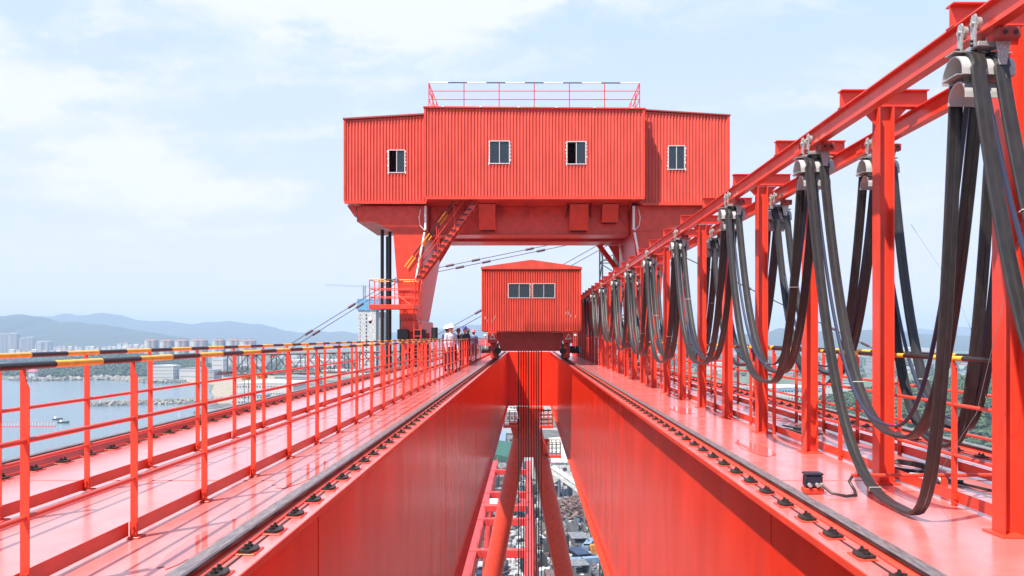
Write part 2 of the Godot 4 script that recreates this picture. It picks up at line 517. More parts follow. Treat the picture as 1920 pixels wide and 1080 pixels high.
func setting() -> void:
	var s := begin()
	quad(s, Vector3(-9500, SEA, 800), Vector3(9500, SEA, 800), Vector3(9500, SEA, -9500), Vector3(-9500, SEA, -9500), Vector3.UP)
	struct("sea", s, M.sea, "calm grey blue bay water on the left")
	sheet("shipyard_ground", [[-150, -700], [-150, 250], [-172, 423], [-196, 496], [-262, 670], [-330, 790], [-350, 900], [-330, 1000], [420, 1000], [700, 700], [700, -700]], YARD, M.yard, "grey shipyard ground far below the crane")
	sheet("coastal_plain", [[-330, 1000.2], [-430, 1082], [-488, 1233], [-579, 1318], [-671, 1381], [-740, 1400], [-813, 1489], [-900, 1400], [-1000, 1330], [-1300, 1420], [-1900, 1600], [-4000, 2000], [-9400, 2600], [-9400, 9400], [9400, 9400], [9400, -700], [701, -700], [701, 700.2], [420.2, 1000.2]], YARD - 0.3, M.land, "flat coastal plain with the town")
	sheet("beach", [[-340, 880], [-425, 1075], [-480, 1225], [-570, 1312], [-600, 1420], [-480, 1500], [-330, 1250], [-240, 960]], YARD + 0.3, M.sand, "sandy cleared shore beside the bay")
	# rubble breakwater
	s = begin()
	var a := Vector3(-478, 0, -875)
	var b := Vector3(-330, 0, -950)
	for i in 700:
		var t := rng.randf()
		var side := rng.randfn(0.0, 0.33)
		var wide := lerpf(16.0, 46.0, t)
		var c := a.lerp(b, t) + Vector3(0.3, 0, 0.9) * side * wide
		var hh := maxf(0.0, 1.0 - absf(side)) * 3.0
		var r := rng.randf_range(1.0, 2.6)
		box(s, Vector3(c.x, SEA + hh - 0.4, c.z), Vector3(r * 1.6, r, r * 1.3), Basis.from_euler(Vector3(rng.randf() * 3.0, rng.randf() * 6.0, rng.randf() * 3.0)))
	struct("breakwater_rocks", s, M.rock, "pale rubble breakwater running out into the bay", "stuff")
	sheet("breakwater_core", [[-470, 872], [-330, 925], [-330, 980], [-400, 950], [-468, 886]], SEA + 1.2, M.rock, "sandy top of the rubble breakwater", 2.0)
	s = begin()
	for i in 260:
		var t := rng.randf()
		var c := Vector3(lerpf(-905, -560, t), 0, -lerpf(1400, 1316, t) + sin(t * 9.0) * 30.0 + rng.randf_range(-22, 12))
		var r := rng.randf_range(2.0, 7.0)
		box(s, Vector3(c.x, YARD + r * 0.1, c.z), Vector3(r * 1.6, r * 0.9, r), Basis.from_euler(Vector3(rng.randf() * 3.0, rng.randf() * 6.0, rng.randf() * 3.0)))
	struct("shore_rocks", s, M.rock, "pale rocks along the far shore below the wood", "stuff")
	# mountains
	ridge("near_mountain", "blue hazy wooded mountain across the bay", crest_px([[-240, 612], [-120, 603], [-40, 596], [0, 592], [38, 589], [75, 593], [105, 604], [145, 603], [180, 607], [215, 614], [265, 621], [310, 628], [345, 637], [380, 645]], 4300.0), 4300.0, 900.0, 30.0, M.hill_woods)
	ridge("far_mountain", "paler mountain range behind the nearer mountain", crest_px([[-300, 612], [-100, 600], [20, 600], [71, 594], [95, 594], [124, 588], [150, 592], [188, 587], [227, 592], [265, 602], [308, 601], [336, 604], [360, 608], [387, 604], [431, 603], [484, 608], [508, 613], [542, 621], [566, 624], [589, 619], [617, 623], [640, 621], [667, 625], [720, 624], [760, 622], [800, 619], [824, 616], [860, 611], [897, 608], [940, 612], [1000, 618], [1060, 626], [1120, 636]], 6800.0), 6800.0, 1100.0, 34.0, M.hill_woods)
	ridge("wooded_hills", "low blue hills beyond the town, on the right", crest_px([[1250, 636], [1330, 630], [1400, 627], [1440, 623], [1460, 616], [1480, 616], [1510, 620], [1540, 620], [1580, 622], [1612, 618], [1640, 617], [1690, 622], [1714, 626], [1761, 628], [1830, 630], [1920, 632], [2060, 636]], 4600.0), 4600.0, 800.0, 24.0, M.hill_woods)
	ridge("faint_mountain", "faintest pale mountain, far off on the right", crest_px([[1600, 630], [1680, 622], [1723, 616], [1760, 619], [1799, 613], [1837, 616], [1880, 620], [1960, 614], [2080, 625]], 8200.0), 8200.0, 1400.0, 30.0, M.hill_woods)
	# the wood on the far shore and the wooded hill by the yard
	wood_ground("wood_hill", "dark ground under the wood on the far shore", Vector3(-830, YARD, -1640), Vector2(215, 190), 30.0)
	wood("shore_wood", "dark green wood on the far shore of the bay", Vector3(-830, YARD, -1640), Vector2(215, 190), 30.0, 2600, 8.0)
	wood_ground("green_hill", "dark ground of the wooded hill beside the yard", Vector3(420, YARD, -700), Vector2(190, 230), 34.0)
	wood("hill_wood", "green wood on the hill beside the yard, right of the railing", Vector3(420, YARD, -700), Vector2(190, 230), 34.0, 5200, 5.0)
	wood_ground("town_hill", "dark ground of the tree belt in front of the town", Vector3(-1280, YARD, -2350), Vector2(420, 130), 14.0)
	wood("tree_belt", "hazy tree belt before the white houses across the bay", Vector3(-1280, YARD, -2350), Vector2(420, 130), 14.0, 1500, 11.0)
	wood("plain_trees", "scattered trees among the buildings of the plain", Vector3(900, YARD, -2000), Vector2(900, 700), 0.0, 1200, 10.0)
	wood("inner_trees", "scattered trees between the factory buildings and the town", Vector3(-420, YARD, -2000), Vector2(330, 520), 0.0, 700, 9.0)

func wood_ground(called: String, label: String, c: Vector3, r: Vector2, h: float) -> void:
	var s := begin()
	var prof := []
	for i in 11:
		var t := i / 10.0
		prof.append(Vector2(t, h * pow(cos(t * PI / 2), 1.2) - 1.0))
	prof.reverse()
	lathe(s, Transform3D(Basis(Vector3(r.x, 0, 0), Vector3.UP, Vector3(0, 0, r.y)), c), prof, 40, true)
	struct(called, s, M.forest_floor, label)

func crown_mesh() -> ArrayMesh:
	if cache.has("crown"):
		return cache.crown
	var s := begin()
	for k in 54:
		var d := Vector3(rng.randfn(), rng.randfn() * 0.8, rng.randfn()).normalized()
		var r := rng.randf_range(0.55, 1.0)
		var p := d * r * Vector3(0.5, 0.55, 0.5)
		var b := aim((d + Vector3(rng.randfn(), rng.randfn(), rng.randfn()) * 0.35).normalized())
		var w := rng.randf_range(0.13, 0.26)
		var n := (d + Vector3.UP * 0.2).normalized()
		quad(s, p + b.x * w, p + b.y * w * 0.8, p - b.x * w, p - b.y * w * 0.8, n)
	cache.crown = meshed(s, M.foliage)
	return cache.crown

func wood(called: String, label: String, c: Vector3, r: Vector2, h: float, count: int, size: float) -> void:
	var mm := MultiMesh.new()
	mm.transform_format = MultiMesh.TRANSFORM_3D
	mm.use_colors = true
	mm.mesh = crown_mesh()
	mm.instance_count = count
	for i in count:
		var a := rng.randf() * TAU
		var q := sqrt(rng.randf())
		var y := h * pow(cos(q * PI / 2), 1.2) if h > 0.0 else 0.0
		var k := size * rng.randf_range(0.7, 1.35)
		mm.set_instance_transform(i, Transform3D(Basis(Vector3.UP, rng.randf() * TAU).scaled(Vector3(k, k * rng.randf_range(0.9, 1.3), k)), c + Vector3(cos(a) * r.x * q, y + k * 0.42, sin(a) * r.y * q)))
		var v := rng.randf_range(0.65, 1.35)
		mm.set_instance_color(i, Color(0.040 * v, 0.078 * v, 0.030 * v))
	var o := MultiMeshInstance3D.new()
	o.name = called
	o.multimesh = mm
	add_child(o, true)
	o.set_meta("kind", "stuff")
	o.set_meta("label", label)


# ---------------------------------------------------------------- the two box girders
const FAR_END := 72.0

func girder(called: String, label: String, inner: float, outer: float) -> void:   # inner and outer: x of the deck's edges
	var g := thing(called, label, "crane girder")
	var sg := signf(outer)
	var wi := inner + sg * 0.15
	var wo := outer - sg * 0.15
	var cx := (inner + outer) * 0.5
	var w := absf(outer - inner)
	var z := 4.0
	var n := 0
	while z > -FAR_END - 2.0:   # deck plates with open weld joints
		var s := begin()
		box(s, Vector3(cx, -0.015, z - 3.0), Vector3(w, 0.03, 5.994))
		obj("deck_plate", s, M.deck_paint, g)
		s = begin()
		for i in 12:
			var x := inner + sg * (0.45 + i * (w - 0.9) / 12.0)
			var x2 := inner + sg * (0.45 + (i + 1) * (w - 0.9) / 12.0)
			bar(s, Vector3(x, 0.001, z - 5.997), Vector3(x2, 0.001, z - 5.997), 0.014, 0.008)
		obj("weld_bead", s, M.deck_paint, g)
		z -= 6.0
		n += 1
	for k in 7:   # side plates of the inner web, butted at their welds
		var s := begin()
		var z0 := 4.0 - k * 11.2
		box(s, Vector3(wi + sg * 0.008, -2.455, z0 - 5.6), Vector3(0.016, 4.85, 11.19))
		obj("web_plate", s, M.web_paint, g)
		s = begin()
		bar(s, Vector3(wi - sg * 0.001, -4.85, z0 - 11.2), Vector3(wi - sg * 0.001, -0.04, z0 - 11.2), 0.008, 0.02, Vector3.BACK)
		obj("weld_seam", s, M.web_paint, g)
	var s := begin()
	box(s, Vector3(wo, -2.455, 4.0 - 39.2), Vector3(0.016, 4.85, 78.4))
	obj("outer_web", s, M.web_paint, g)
	s = begin()
	box(s, Vector3(cx, -4.895, 4.0 - 39.2), Vector3(w, 0.03, 78.4))
	obj("bottom_plate", s, M.red_paint, g)
	s = begin()
	box(s, Vector3(inner - sg * 0.006, -0.012, 4.0 - 39.2), Vector3(0.012, 0.05, 78.4))
	obj("edge_strip", s, M.red_paint, g)

func girders() -> void:
	girder("left_girder", "red box girder with a puddled walkway on the bay side", -1.73, -5.75)
	girder("right_girder", "red box girder that carries the row of cable posts", 2.04, 5.95)
	var t := thing("end_beam", "red cross beam that closes the gap between the girders", "cross beam", Vector3(0.15, 0, -FAR_END))
	var s := begin()
	box(s, Vector3(0.005, -2.45, 0), Vector3(4.066, 4.86, 0.03))
	obj("front_plate", s, M.web_paint, t)
	s = begin()
	box(s, Vector3(0, -0.02, -1.53), Vector3(3.72, 0.03, 3.0))
	obj("top_plate", s, M.deck_paint, t)


# ---------------------------------------------------------------- crane rails with their clips
func clip_mesh() -> ArrayMesh:
	if not cache.has("clip"):
		var s := begin()
		extr(s, PackedVector2Array([Vector2(-0.07, -0.09), Vector2(0.03, -0.115), Vector2(0.06, -0.05), Vector2(0.06, 0.05), Vector2(0.03, 0.115), Vector2(-0.07, 0.09)]), Transform3D(Basis(Vector3.RIGHT, Vector3.BACK, Vector3.DOWN), Vector3(0, 0.040, 0)), 0.026)
		for z in [-0.045, 0.05]:
			cyl(s, Vector3(-0.015, 0.038, z), Vector3(-0.015, 0.062, z), 0.026, 6)
			cyl(s, Vector3(-0.015, 0.06, z), Vector3(-0.015, 0.088, z), 0.014, 8)
		cache.clip = meshed(s, M.clip_iron)
		s = begin()
		cbox(s, Vector3(0, 0.007, 0), Vector3(0.15, 0.014, 0.25), 0.004)
		cache.pad = meshed(s, M.red_paint)
	return cache.clip

func rail(label: String, head0: float, head1: float, foot: float, clip_x: float, h: float, first: float, gap: float, side: float) -> void:   # side: which way the clips look
	var t := thing("crane_rail", label, "rail", Vector3.ZERO, "rails along the girders")
	var c := (head0 + head1) * 0.5
	var w := absf(head1 - head0)
	var fo := absf(c - foot)
	var s := begin()
	var hb := h - 0.036
	extr(s, PackedVector2Array([Vector2(-w / 2, hb), Vector2(w / 2, hb), Vector2(w / 2, h - 0.010), Vector2(w / 2 - 0.010, h), Vector2(-w / 2 + 0.010, h), Vector2(-w / 2, h - 0.010)]), Transform3D(Basis(), Vector3(c, 0, 4)), -FAR_END - 4.0)
	var head := obj("rail_head", s, M.rail_steel, t)
	s = begin()
	box(s, Vector3(c + side * (w / 2 + 0.0015), h - 0.024, -FAR_END / 2 + 2.0), Vector3(0.003, 0.023, FAR_END + 4.0))
	obj("rail_flank", s, M.black_paint, head)
	s = begin()
	extr(s, PackedVector2Array([Vector2(-fo, 0.002), Vector2(fo, 0.002), Vector2(fo, 0.014), Vector2(w * 0.36, hb - 0.012), Vector2(w * 0.36, hb - 0.001), Vector2(-w * 0.36, hb - 0.001), Vector2(-w * 0.36, hb - 0.012), Vector2(-fo, 0.014)]), Transform3D(Basis(), Vector3(c, 0, 4)), -FAR_END - 4.0)
	obj("rail_foot", s, M.red_paint, t)
	s = begin()
	box(s, Vector3(clip_x - side * 0.02, 0.004, -FAR_END / 2), Vector3(0.012, 0.008, FAR_END))
	obj("rubber_strip", s, M.black_paint, t)
	var d := first
	var m := clip_mesh()
	while d < FAR_END - 3.0:
		var xf := Transform3D(Basis(Vector3.UP, 0.0 if side > 0.0 else PI).scaled(Vector3(0.85, 0.72, 0.80)), Vector3(clip_x, 0, -d))
		var o := put("rail_clip", m, t, xf)
		put("clip_pad", cache.pad, o)
		d += gap

func rails() -> void:
	rail("inner rail of the left girder, worn grey along the open gap", -2.085, -1.970, -1.93, -1.860, 0.080, 4.28, 0.54, 1.0)
	rail("inner rail of the right girder, dark grey along the open gap", 2.320, 2.410, 2.29, 2.190, 0.080, 3.64, 0.53, -1.0)
	rail("outer rail of the left girder, red along the bay side", -5.50, -5.40, -5.345, -5.275, 0.150, 6.95, 0.54, 1.0)
	rail("outer rail of the right girder, beyond the second railing", 5.51, 5.61, 5.46, 5.36, 0.095, 4.7, 0.53, -1.0)


# ---------------------------------------------------------------- guard railings
func post_mesh(side: float) -> ArrayMesh:   # angle-iron post, cut narrower below the handrail
	var key := "post%d" % int(side)
	if not cache.has(key):
		var s := begin()
		extr(s, PackedVector2Array([Vector2(-0.026, 0.004), Vector2(0.026, 0.004), Vector2(0.026, 1.155), Vector2(0.006, 1.195), Vector2(0.006, 1.262), Vector2(-0.026, 1.262)]), Transform3D(Basis(), Vector3(0, 0, 0)), -0.006)
		box(s, Vector3(-0.023 * side, 0.6, -0.031), Vector3(0.006, 1.2, 0.05))
		cbox(s, Vector3(0, 0.008, -0.03), Vector3(0.09, 0.012, 0.11), 0.003)
		box(s, Vector3(0.0, 0.07, 0.006), Vector3(0.045, 0.10, 0.011))
		for y in [0.05, 0.09]:
			cyl(s, Vector3(0, y, 0.010), Vector3(0, y, 0.026), 0.011, 6)
		cache[key] = meshed(s, M.red_paint)
	return cache[key]

func railing(label: String, x: float, side: float, first: float, h := 1.28, stripe := 0.52, phase := 4.75, mids := [0.86, 0.43]) -> void:
	var t := thing("guard_railing", label, "railing", Vector3.ZERO, "striped guard railings along the girders")
	var far := 66.0
	var d := first
	var m := post_mesh(side)
	while d < far:
		put("post", m, t, Transform3D(Basis(), Vector3(x, h - 1.28, -d)))
		d += 1.243
	var y := begin()
	var k := begin()
	d = phase - ceilf((phase + 1.0) / (2.0 * stripe)) * 2.0 * stripe
	var i := 0
	while d < far:
		tube(y if i % 2 == 0 else k, [Vector3(x, h, -d), Vector3(x, h, -d - stripe)], 0.0215, 12)
		d += stripe
		i += 1
	var mesh := y.commit()
	mesh = k.commit(mesh)
	mesh.surface_set_material(0, M.yellow_paint)
	mesh.surface_set_material(1, M.black_paint)
	put("handrail", mesh, t)
	for q in mids:
		var s := begin()
		tube(s, [Vector3(x, q, 1.0), Vector3(x, q, -far)], 0.016, 10)
		obj("mid_rail", s, M.red_paint, t)
	d = first - 1.243 * 4.0
	while d < far:   # toe boards, one length per two bays, not quite in line
		var s := begin()
		var wob := rng.randf_range(-0.004, 0.004)
		box(s, Vector3(x - side * 0.034 + wob, 0.07, -d - 1.243), Vector3(0.005, 0.10, 2.47), Basis(Vector3.BACK, rng.randf_range(-0.03, 0.03)))
		obj("toe_board", s, M.red_paint, t)
		d += 2.486

func railings() -> void:
	railing("striped railing nearest the open gap on the bay side girder", -2.81, 1.0, 3.227)
	railing("striped railing by the bay, outside the people's walkway", -4.08, 1.0, 3.68, 1.29, 0.52, 5.0)
	railing("striped railing right behind the row of cable posts", 3.64, -1.0, 3.09, 1.255, 0.52, 4.6)
	railing("outermost striped railing beyond the hanging black cables", 4.52, -1.0, 3.5, 1.24, 0.52, 5.3)


# ---------------------------------------------------------------- frame that carries the hanging cables
func festoon_frame() -> void:
	var s := begin()
	extr(s, ibeam_poly(0.155, 0.150, 0.012, 0.010), Transform3D(Basis(Vector3(0, 0, 1), Vector3(1, 0, 0), Vector3(0, 1, 0)), Vector3(0, 0.014, 0)), 3.664)
	var column := meshed(s, M.red_paint)
	s = begin()
	extr(s, ibeam_poly(0.11, 0.170, 0.011, 0.008), Transform3D(Basis(Vector3(0, 0, 1), Vector3(0, 1, 0), Vector3(-1, 0, 0)), Vector3(0.43, 3.775, 0)), 0.86)
	var cross := meshed(s, M.red_paint)
	s = begin()
	extr(s, PackedVector2Array([Vector2(0, 0), Vector2(0.15, 0), Vector2(0, -0.16)]), Transform3D(Basis(), Vector3(0.077, 3.677, -0.004)), 0.008)
	var gusset := meshed(s, M.red_paint)
	s = begin()
	cbox(s, Vector3(0, 0.007, 0), Vector3(0.24, 0.014, 0.26), 0.003)
	var base := meshed(s, M.red_paint)
	for n in range(-1, 29):
		var d := 5.83 + 2.05 * n
		if d > 62.0:
			break
		var far := "" if n < 0 else (" beside the hanging cables, counted from the nearest one" if n > 0 else " nearest the camera, cut off by the edge")
		var t := thing("cable_post", ("%s tall red cable post%s" % [ORD[n].replace("-", " "), far]) if n > 0 else ("tall red cable post%s" % far if n == 0 else "red cable post level with or behind the camera"), "post", Vector3(3.505, 0, -d), "red cable posts in a row")
		put("column", column, t)
		put("cross_beam", cross, t)
		put("gusset", gusset, t)
		put("gusset", gusset, t, Transform3D(Basis(Vector3.UP, PI), Vector3.ZERO))
		put("base_plate", base, t)
	for b in [[3.125, "red overhead beam nearest the open gap, with hanging cable trolleys"], [3.845, "red overhead beam farther from the gap, partly behind the posts"]]:
		var t := thing("runway_beam", b[1], "beam", Vector3.ZERO, "overhead beams for the cable trolleys")
		for k in 6:   # lengths butted end to end
			var q := begin()
			extr(q, ibeam_poly(0.09, 0.178, 0.011, 0.007), Transform3D(Basis(), Vector3(b[0], 3.599, 1.0 - k * 10.25)), -10.246)
			obj("beam_length", q, M.red_paint, t)
		for k in range(1, 6):
			var q := begin()
			box(q, Vector3(b[0] - 0.009, 3.599, 1.0 - k * 10.25), Vector3(0.008, 0.09, 0.16))
			obj("splice_plate", q, M.red_paint, t)


# ---------------------------------------------------------------- cable trolleys and the cables hung from them
const TD := [2.4, 5.54, 8.76, 12.24, 16.5, 20.5, 24.4, 28.3, 33.1, 37.6, 42.6]
const TD2 := [2.6, 6.30, 8.78, 12.3, 16.4, 20.4, 24.3, 28.2, 33.0, 37.5, 42.5]

func saddle_mesh(r: float, w: float) -> ArrayMesh:
	var key := "saddle%.2f" % r
	if not cache.has(key):
		var poly := PackedVector2Array()
		for i in 19:
			var a := PI * i / 18.0
			poly.append(Vector2(cos(a), sin(a)) * r + (Vector2(0, -0.02) if i in [0, 18] else Vector2.ZERO))
		for i in 19:
			var a := PI * (18 - i) / 18.0
			poly.append(Vector2(cos(a), sin(a)) * (r - 0.011) + (Vector2(0, -0.02) if i in [0, 18] else Vector2.ZERO))
		var s := begin()
		extr(s, poly, Transform3D(Basis(Vector3(0, 0, -1), Vector3.UP, Vector3(1, 0, 0)), Vector3(-w / 2, 0, 0)), w)
		cache[key] = meshed(s, M.saddle_white)
	return cache[key]

func make_trolley() -> Node3D:
	var t := Node3D.new()
	t.name = "cable_trolley"
	for z in [-0.085, 0.085]:
		for x in [-1.0, 1.0]:
			var s := begin()
			extr(s, PackedVector2Array([Vector2(-0.034, 0.10), Vector2(-0.02, 0.125), Vector2(0.02, 0.125), Vector2(0.034, 0.10), Vector2(0.026, -0.10), Vector2(-0.026, -0.10)]), Transform3D(Basis(Vector3(0, 0, 1), Vector3.UP, Vector3(-1, 0, 0)), Vector3(x * 0.083 + 0.005, 0, z)), 0.010)
			var arm := obj("wheel_arm", s, M.galvanised, t)
			s = begin()
			cyl(s, Vector3(x * 0.076, 0.062, z), Vector3(x * 0.048, 0.062, z), 0.046, 18)
			cyl(s, Vector3(x * 0.076, 0.062, z), Vector3(x * 0.104, 0.062, z), 0.015, 8)
			obj("wheel", s, M.galvanised, arm)
			s = begin()
			for y in [-0.055, -0.085]:
				cyl(s, Vector3(x * 0.088, y, z), Vector3(x * 0.104, y, z), 0.010, 6)
			obj("bolt", s, M.dark_iron, arm)
	var s := begin()
	cbox(s, Vector3(0, -0.085, 0), Vector3(0.15, 0.035, 0.26), 0.005)
	cbox(s, Vector3(0, -0.11, 0), Vector3(0.05, 0.06, 0.09), 0.004)
	obj("carriage", s, M.galvanised, t)
	s = begin()
	cbox(s, Vector3(0.075, -0.045, 0.20), Vector3(0.15, 0.075, 0.075), 0.006)
	var bp := obj("bumper_block", s, M.bumper_red, t)
	s = begin()
	for x in [0.045, 0.115]:
		cyl(s, Vector3(x, -0.045, 0.236), Vector3(x, -0.045, 0.243), 0.015, 10)
	obj("bumper_hole", s, M.dark_iron, bp)
	s = begin()
	extr(s, PackedVector2Array([Vector2(-0.05, 0.0), Vector2(0.05, 0.0), Vector2(0.025, -0.16), Vector2(-0.025, -0.16)]), Transform3D(Basis(), Vector3(0.07, -0.08, 0.165)), 0.008)
	obj("bracket", s, M.galvanised, t)
	s = begin()
	box(s, Vector3(0, -0.118, 0), Vector3(0.40, 0.008, 0.12))
	obj("top_plate", s, M.galvanised, t)
	s = begin()
	box(s, Vector3(0, -0.30, 0), Vector3(0.05, 0.36, 0.008))
	box(s, Vector3(0, -0.285, 0.0), Vector3(0.40, 0.008, 0.20))
	obj("hanger", s, M.galvanised, t)
	put("upper_saddle", saddle_mesh(0.138, 0.36), t, Transform3D(Basis(), Vector3(0, -0.275, 0)))
	put("lower_saddle", saddle_mesh(0.115, 0.29), t, Transform3D(Basis(), Vector3(0, -0.425, 0)))
	return t

func loop_points(x: float, ca: Vector2, cb: Vector2, r: float, bottom: float, p: float, shift: float) -> Array:   # ca, cb: (distance, height) of two saddle centres, near then far
	var pts := []
	var da := ca.x + r
	var db := cb.x - r
	for i in 7:
		var a := PI / 2 * (1.0 - i / 6.0 * 0.86)
		pts.append(Vector3(x, ca.y + sin(a) * r, -(ca.x + cos(a) * r)))
	var mid := (da + db) / 2 - shift
	var a0 := PI / 2 * 0.14
	var top := ca.y + sin(a0) * r
	for i in range(1, 40):
		var u := -cos(PI * i / 40.0)
		u = signf(u) * pow(absf(u), 0.8)
		var d := mid + u * ((db - cos(a0) * r + r - mid) if u > 0 else (mid - da + r - cos(a0) * r))
		pts.append(Vector3(x + 0.015 * sin(u * 2.0 + x * 40.0), bottom + (top - bottom) * pow(absf(u), p), -d))
	for i in 7:
		var a := PI / 2 * (0.14 + i / 6.0 * 0.86)
		pts.append(Vector3(x, cb.y + sin(a) * r, -(cb.x - cos(a) * r)))
	return pts

func cable_loop(label: String, pts: Array, w: float, t: float, m: Material, seed_: int) -> void:
	var o := thing("cable_loop", label, "cable", Vector3.ZERO, "cables hanging in loops from the trolleys")
	var s := begin()
	band(s, pts, w, t)
	obj("flat_cable", s, m, o)
	rng.seed = 900 + seed_
	for k in (1 if seed_ % 3 else 0):
		var i := rng.randi_range(14, 38)
		s = begin()
		box(s, (pts[i] + pts[i + 1]) / 2, Vector3(w + 0.006, t + 0.006, 0.008), aim(pts[i + 1] - pts[i], Vector3.RIGHT) * Basis(Vector3.BACK, PI / 2))
		obj("cable_tie", s, M.tie, o)

func festoon() -> void:
	var proto := make_trolley()
	var names := ["near", "far"]
	for row in 2:
		var list: Array = TD if row == 0 else TD2
		var x: float = 3.125 if row == 0 else 3.845
		for i in list.size():
			var t: Node3D = proto.duplicate()
			t.name = "cable_trolley"
			add_child(t, true)
			t.position = Vector3(x, 3.51, -list[i])
			t.rotation.z = rng.randf_range(-0.02, 0.02)
			if i == 0:
				tag(t, "cable trolley out beyond the edge on the overhead beam %s the gap" % ["nearer", "farther from"][row], "cable trolley", "cable trolleys under the overhead beams")
			else:
				tag(t, "%s grey cable trolley with white saddles on the beam %s the gap" % [ORD[i - 1], ["nearer", "farther from"][row]], "cable trolley", "cable trolleys under the overhead beams")
		var low := [0.5, 0.035, 0.86, 0.96, 0.84, 0.94, 0.97, 1.23, 1.38, 1.40] if row == 0 else [0.8, 0.46, 0.83, 0.93, 0.9, 0.95, 1.0, 1.2, 1.3, 1.4]
		var low2 := [0.75, 0.58, 0.98, 1.00, 0.92, 0.90, 1.03, 1.20, 1.42, 1.45] if row == 0 else [0.7, 0.60, 0.95, 1.0, 0.95, 1.0, 1.1, 1.25, 1.35, 1.4]
		for i in list.size() - 1:
			var nearer := 0.72 if i == 1 and row == 0 else 0.32
			var where := "between trolleys %s and %s, %s beam" % [ORD[i - 1], ORD[i], ["gap", "outer"][row]] if i > 0 else "from the first trolley out past the camera, %s beam" % ["gap", "outer"][row]
			var a := Vector2(list[i], 3.51 - 0.275)
			var b := Vector2(list[i + 1], 3.51 - 0.275)
			var sh := 0.32 if i < 4 else 0.2
			cable_loop("broad black cable, gap side, " + where, loop_points(x - 0.078, a, b, 0.156, low[i], 3.0, nearer if i < 4 else sh), 0.100, 0.032, M.rubber, i * 4 + row * 50)
			cable_loop("broad black cable, post side, " + where, loop_points(x + 0.078, a, b, 0.156, low2[i], 2.7, sh * 0.8), 0.100, 0.032, M.rubber, i * 4 + 1 + row * 50)
			a.y -= 0.15
			b.y -= 0.15
			cable_loop("thin blue black cable, " + where, loop_points(x - 0.02, a, b, 0.124, low2[i] + 0.10, 2.6, sh), 0.035, 0.016, M.cable_blue if i < 4 else M.rubber, i * 4 + 2 + row * 50)
	proto.free()
	rng.seed = 77


# ---------------------------------------------------------------- corrugated houses
func corrugated(called: String, parent: Node, xf: Transform3D, w: float, h0: float, h1: float, pitch: float, depth: float, holes: Array, m: Material) -> MeshInstance3D:   # x along the wall, y up, z outwards; top runs from h0 to h1
	var xs := []
	var n := int(round(w / pitch))
	var p := w / n
	var prof := [Vector2(0, 0), Vector2(0.30, 0), Vector2(0.46, 1), Vector2(0.84, 1)]
	for i in n:
		for q in prof:
			xs.append(Vector2((i + q.x) * p, q.y * depth))
	xs.append(Vector2(w, 0))
	for r in holes:
		for e in [r.position.x, r.end.x]:
			for k in xs.size() - 1:
				if xs[k].x < e - 1e-4 and xs[k + 1].x > e + 1e-4:
					xs.insert(k + 1, Vector2(e, lerpf(xs[k].y, xs[k + 1].y, (e - xs[k].x) / (xs[k + 1].x - xs[k].x))))
					break
	var s := begin()
	for k in xs.size() - 1:
		var a: Vector2 = xs[k]
		var b: Vector2 = xs[k + 1]
		if b.x - a.x < 1e-5:
			continue
		var nn := (xf.basis * Vector3(-(b.y - a.y), 0, b.x - a.x)).normalized()
		var spans := [[0.0, 0.0, lerpf(h0, h1, a.x / w), lerpf(h0, h1, b.x / w)]]
		for r in holes:
			if (a.x + b.x) / 2 > r.position.x and (a.x + b.x) / 2 < r.end.x:
				spans = [[0.0, 0.0, r.position.y, r.position.y], [r.end.y, r.end.y, spans[0][2], spans[0][3]]]
		for q in spans:
			quad(s, xf * Vector3(a.x, q[0], a.y), xf * Vector3(b.x, q[1], b.y), xf * Vector3(b.x, q[3], b.y), xf * Vector3(a.x, q[2], a.y), nn)
	return obj(called, s, m, parent)

func window(parent: Node, xf: Transform3D, r: Rect2, open_side := 0, ragged := true, f := 0.055) -> void:   # sliding window of two panes in a pale frame
	var s := begin()
	var c := r.get_center()
	box(s, xf * Vector3(r.position.x, c.y, 0.045), Vector3(f, r.size.y + f, 0.05), xf.basis)
	box(s, xf * Vector3(r.end.x, c.y, 0.045), Vector3(f, r.size.y + f, 0.05), xf.basis)
	box(s, xf * Vector3(c.x, r.position.y, 0.045), Vector3(r.size.x - f, f, 0.05), xf.basis)
	box(s, xf * Vector3(c.x, r.end.y, 0.045), Vector3(r.size.x - f, f, 0.05), xf.basis)
	var o := obj("window", s, M.frame_white, parent)
	s = begin()
	box(s, xf * Vector3(c.x, c.y, 0.035), Vector3(f * 0.9, r.size.y - f, 0.04), xf.basis)
	obj("mullion", s, M.frame_white, o)
	for sd in [-1, 1]:
		if sd == open_side:
			continue
		s = begin()
		box(s, xf * Vector3(c.x + sd * r.size.x / 4, c.y, 0.03), Vector3(r.size.x / 2 - 0.06, r.size.y - f, 0.008), xf.basis)
		obj("pane", s, M.glass if f < 0.05 else M.glass_pale, o)
	if ragged:   # bits of masking tape left round the frame
		s = begin()
		var y := r.position.y
		while y < r.end.y:
			for e in [r.position.x - 0.03, r.end.x + 0.03]:
				box(s, xf * Vector3(e + rng.randf_range(-0.02, 0.02), y, 0.058), Vector3(rng.randf_range(0.02, 0.045), rng.randf_range(0.06, 0.13), 0.004), xf.basis)
			y += 0.16
		var tp := obj("masking_tape", s, M.white_paint, o)
		tp.set_meta("kind", "stuff")

func loft(s: SurfaceTool, a: Array, b: Array) -> void:   # a solid between two four-cornered faces
	var c := Vector3.ZERO
	for v in a + b:
		c += v / 8.0
	for i in 4:
		var j := (i + 1) % 4
		flat(s, a[i], a[j], b[j], b[i], c)
	flat(s, a[0], a[1], a[2], a[3], c)
	flat(s, b[0], b[1], b[2], b[3], c)

func pipe_part(called: String, parent: Node, pts: Array, r: float, m: Material) -> MeshInstance3D:
	var s := begin()
	tube(s, pts, r, 8)
	return obj(called, s, m, parent)

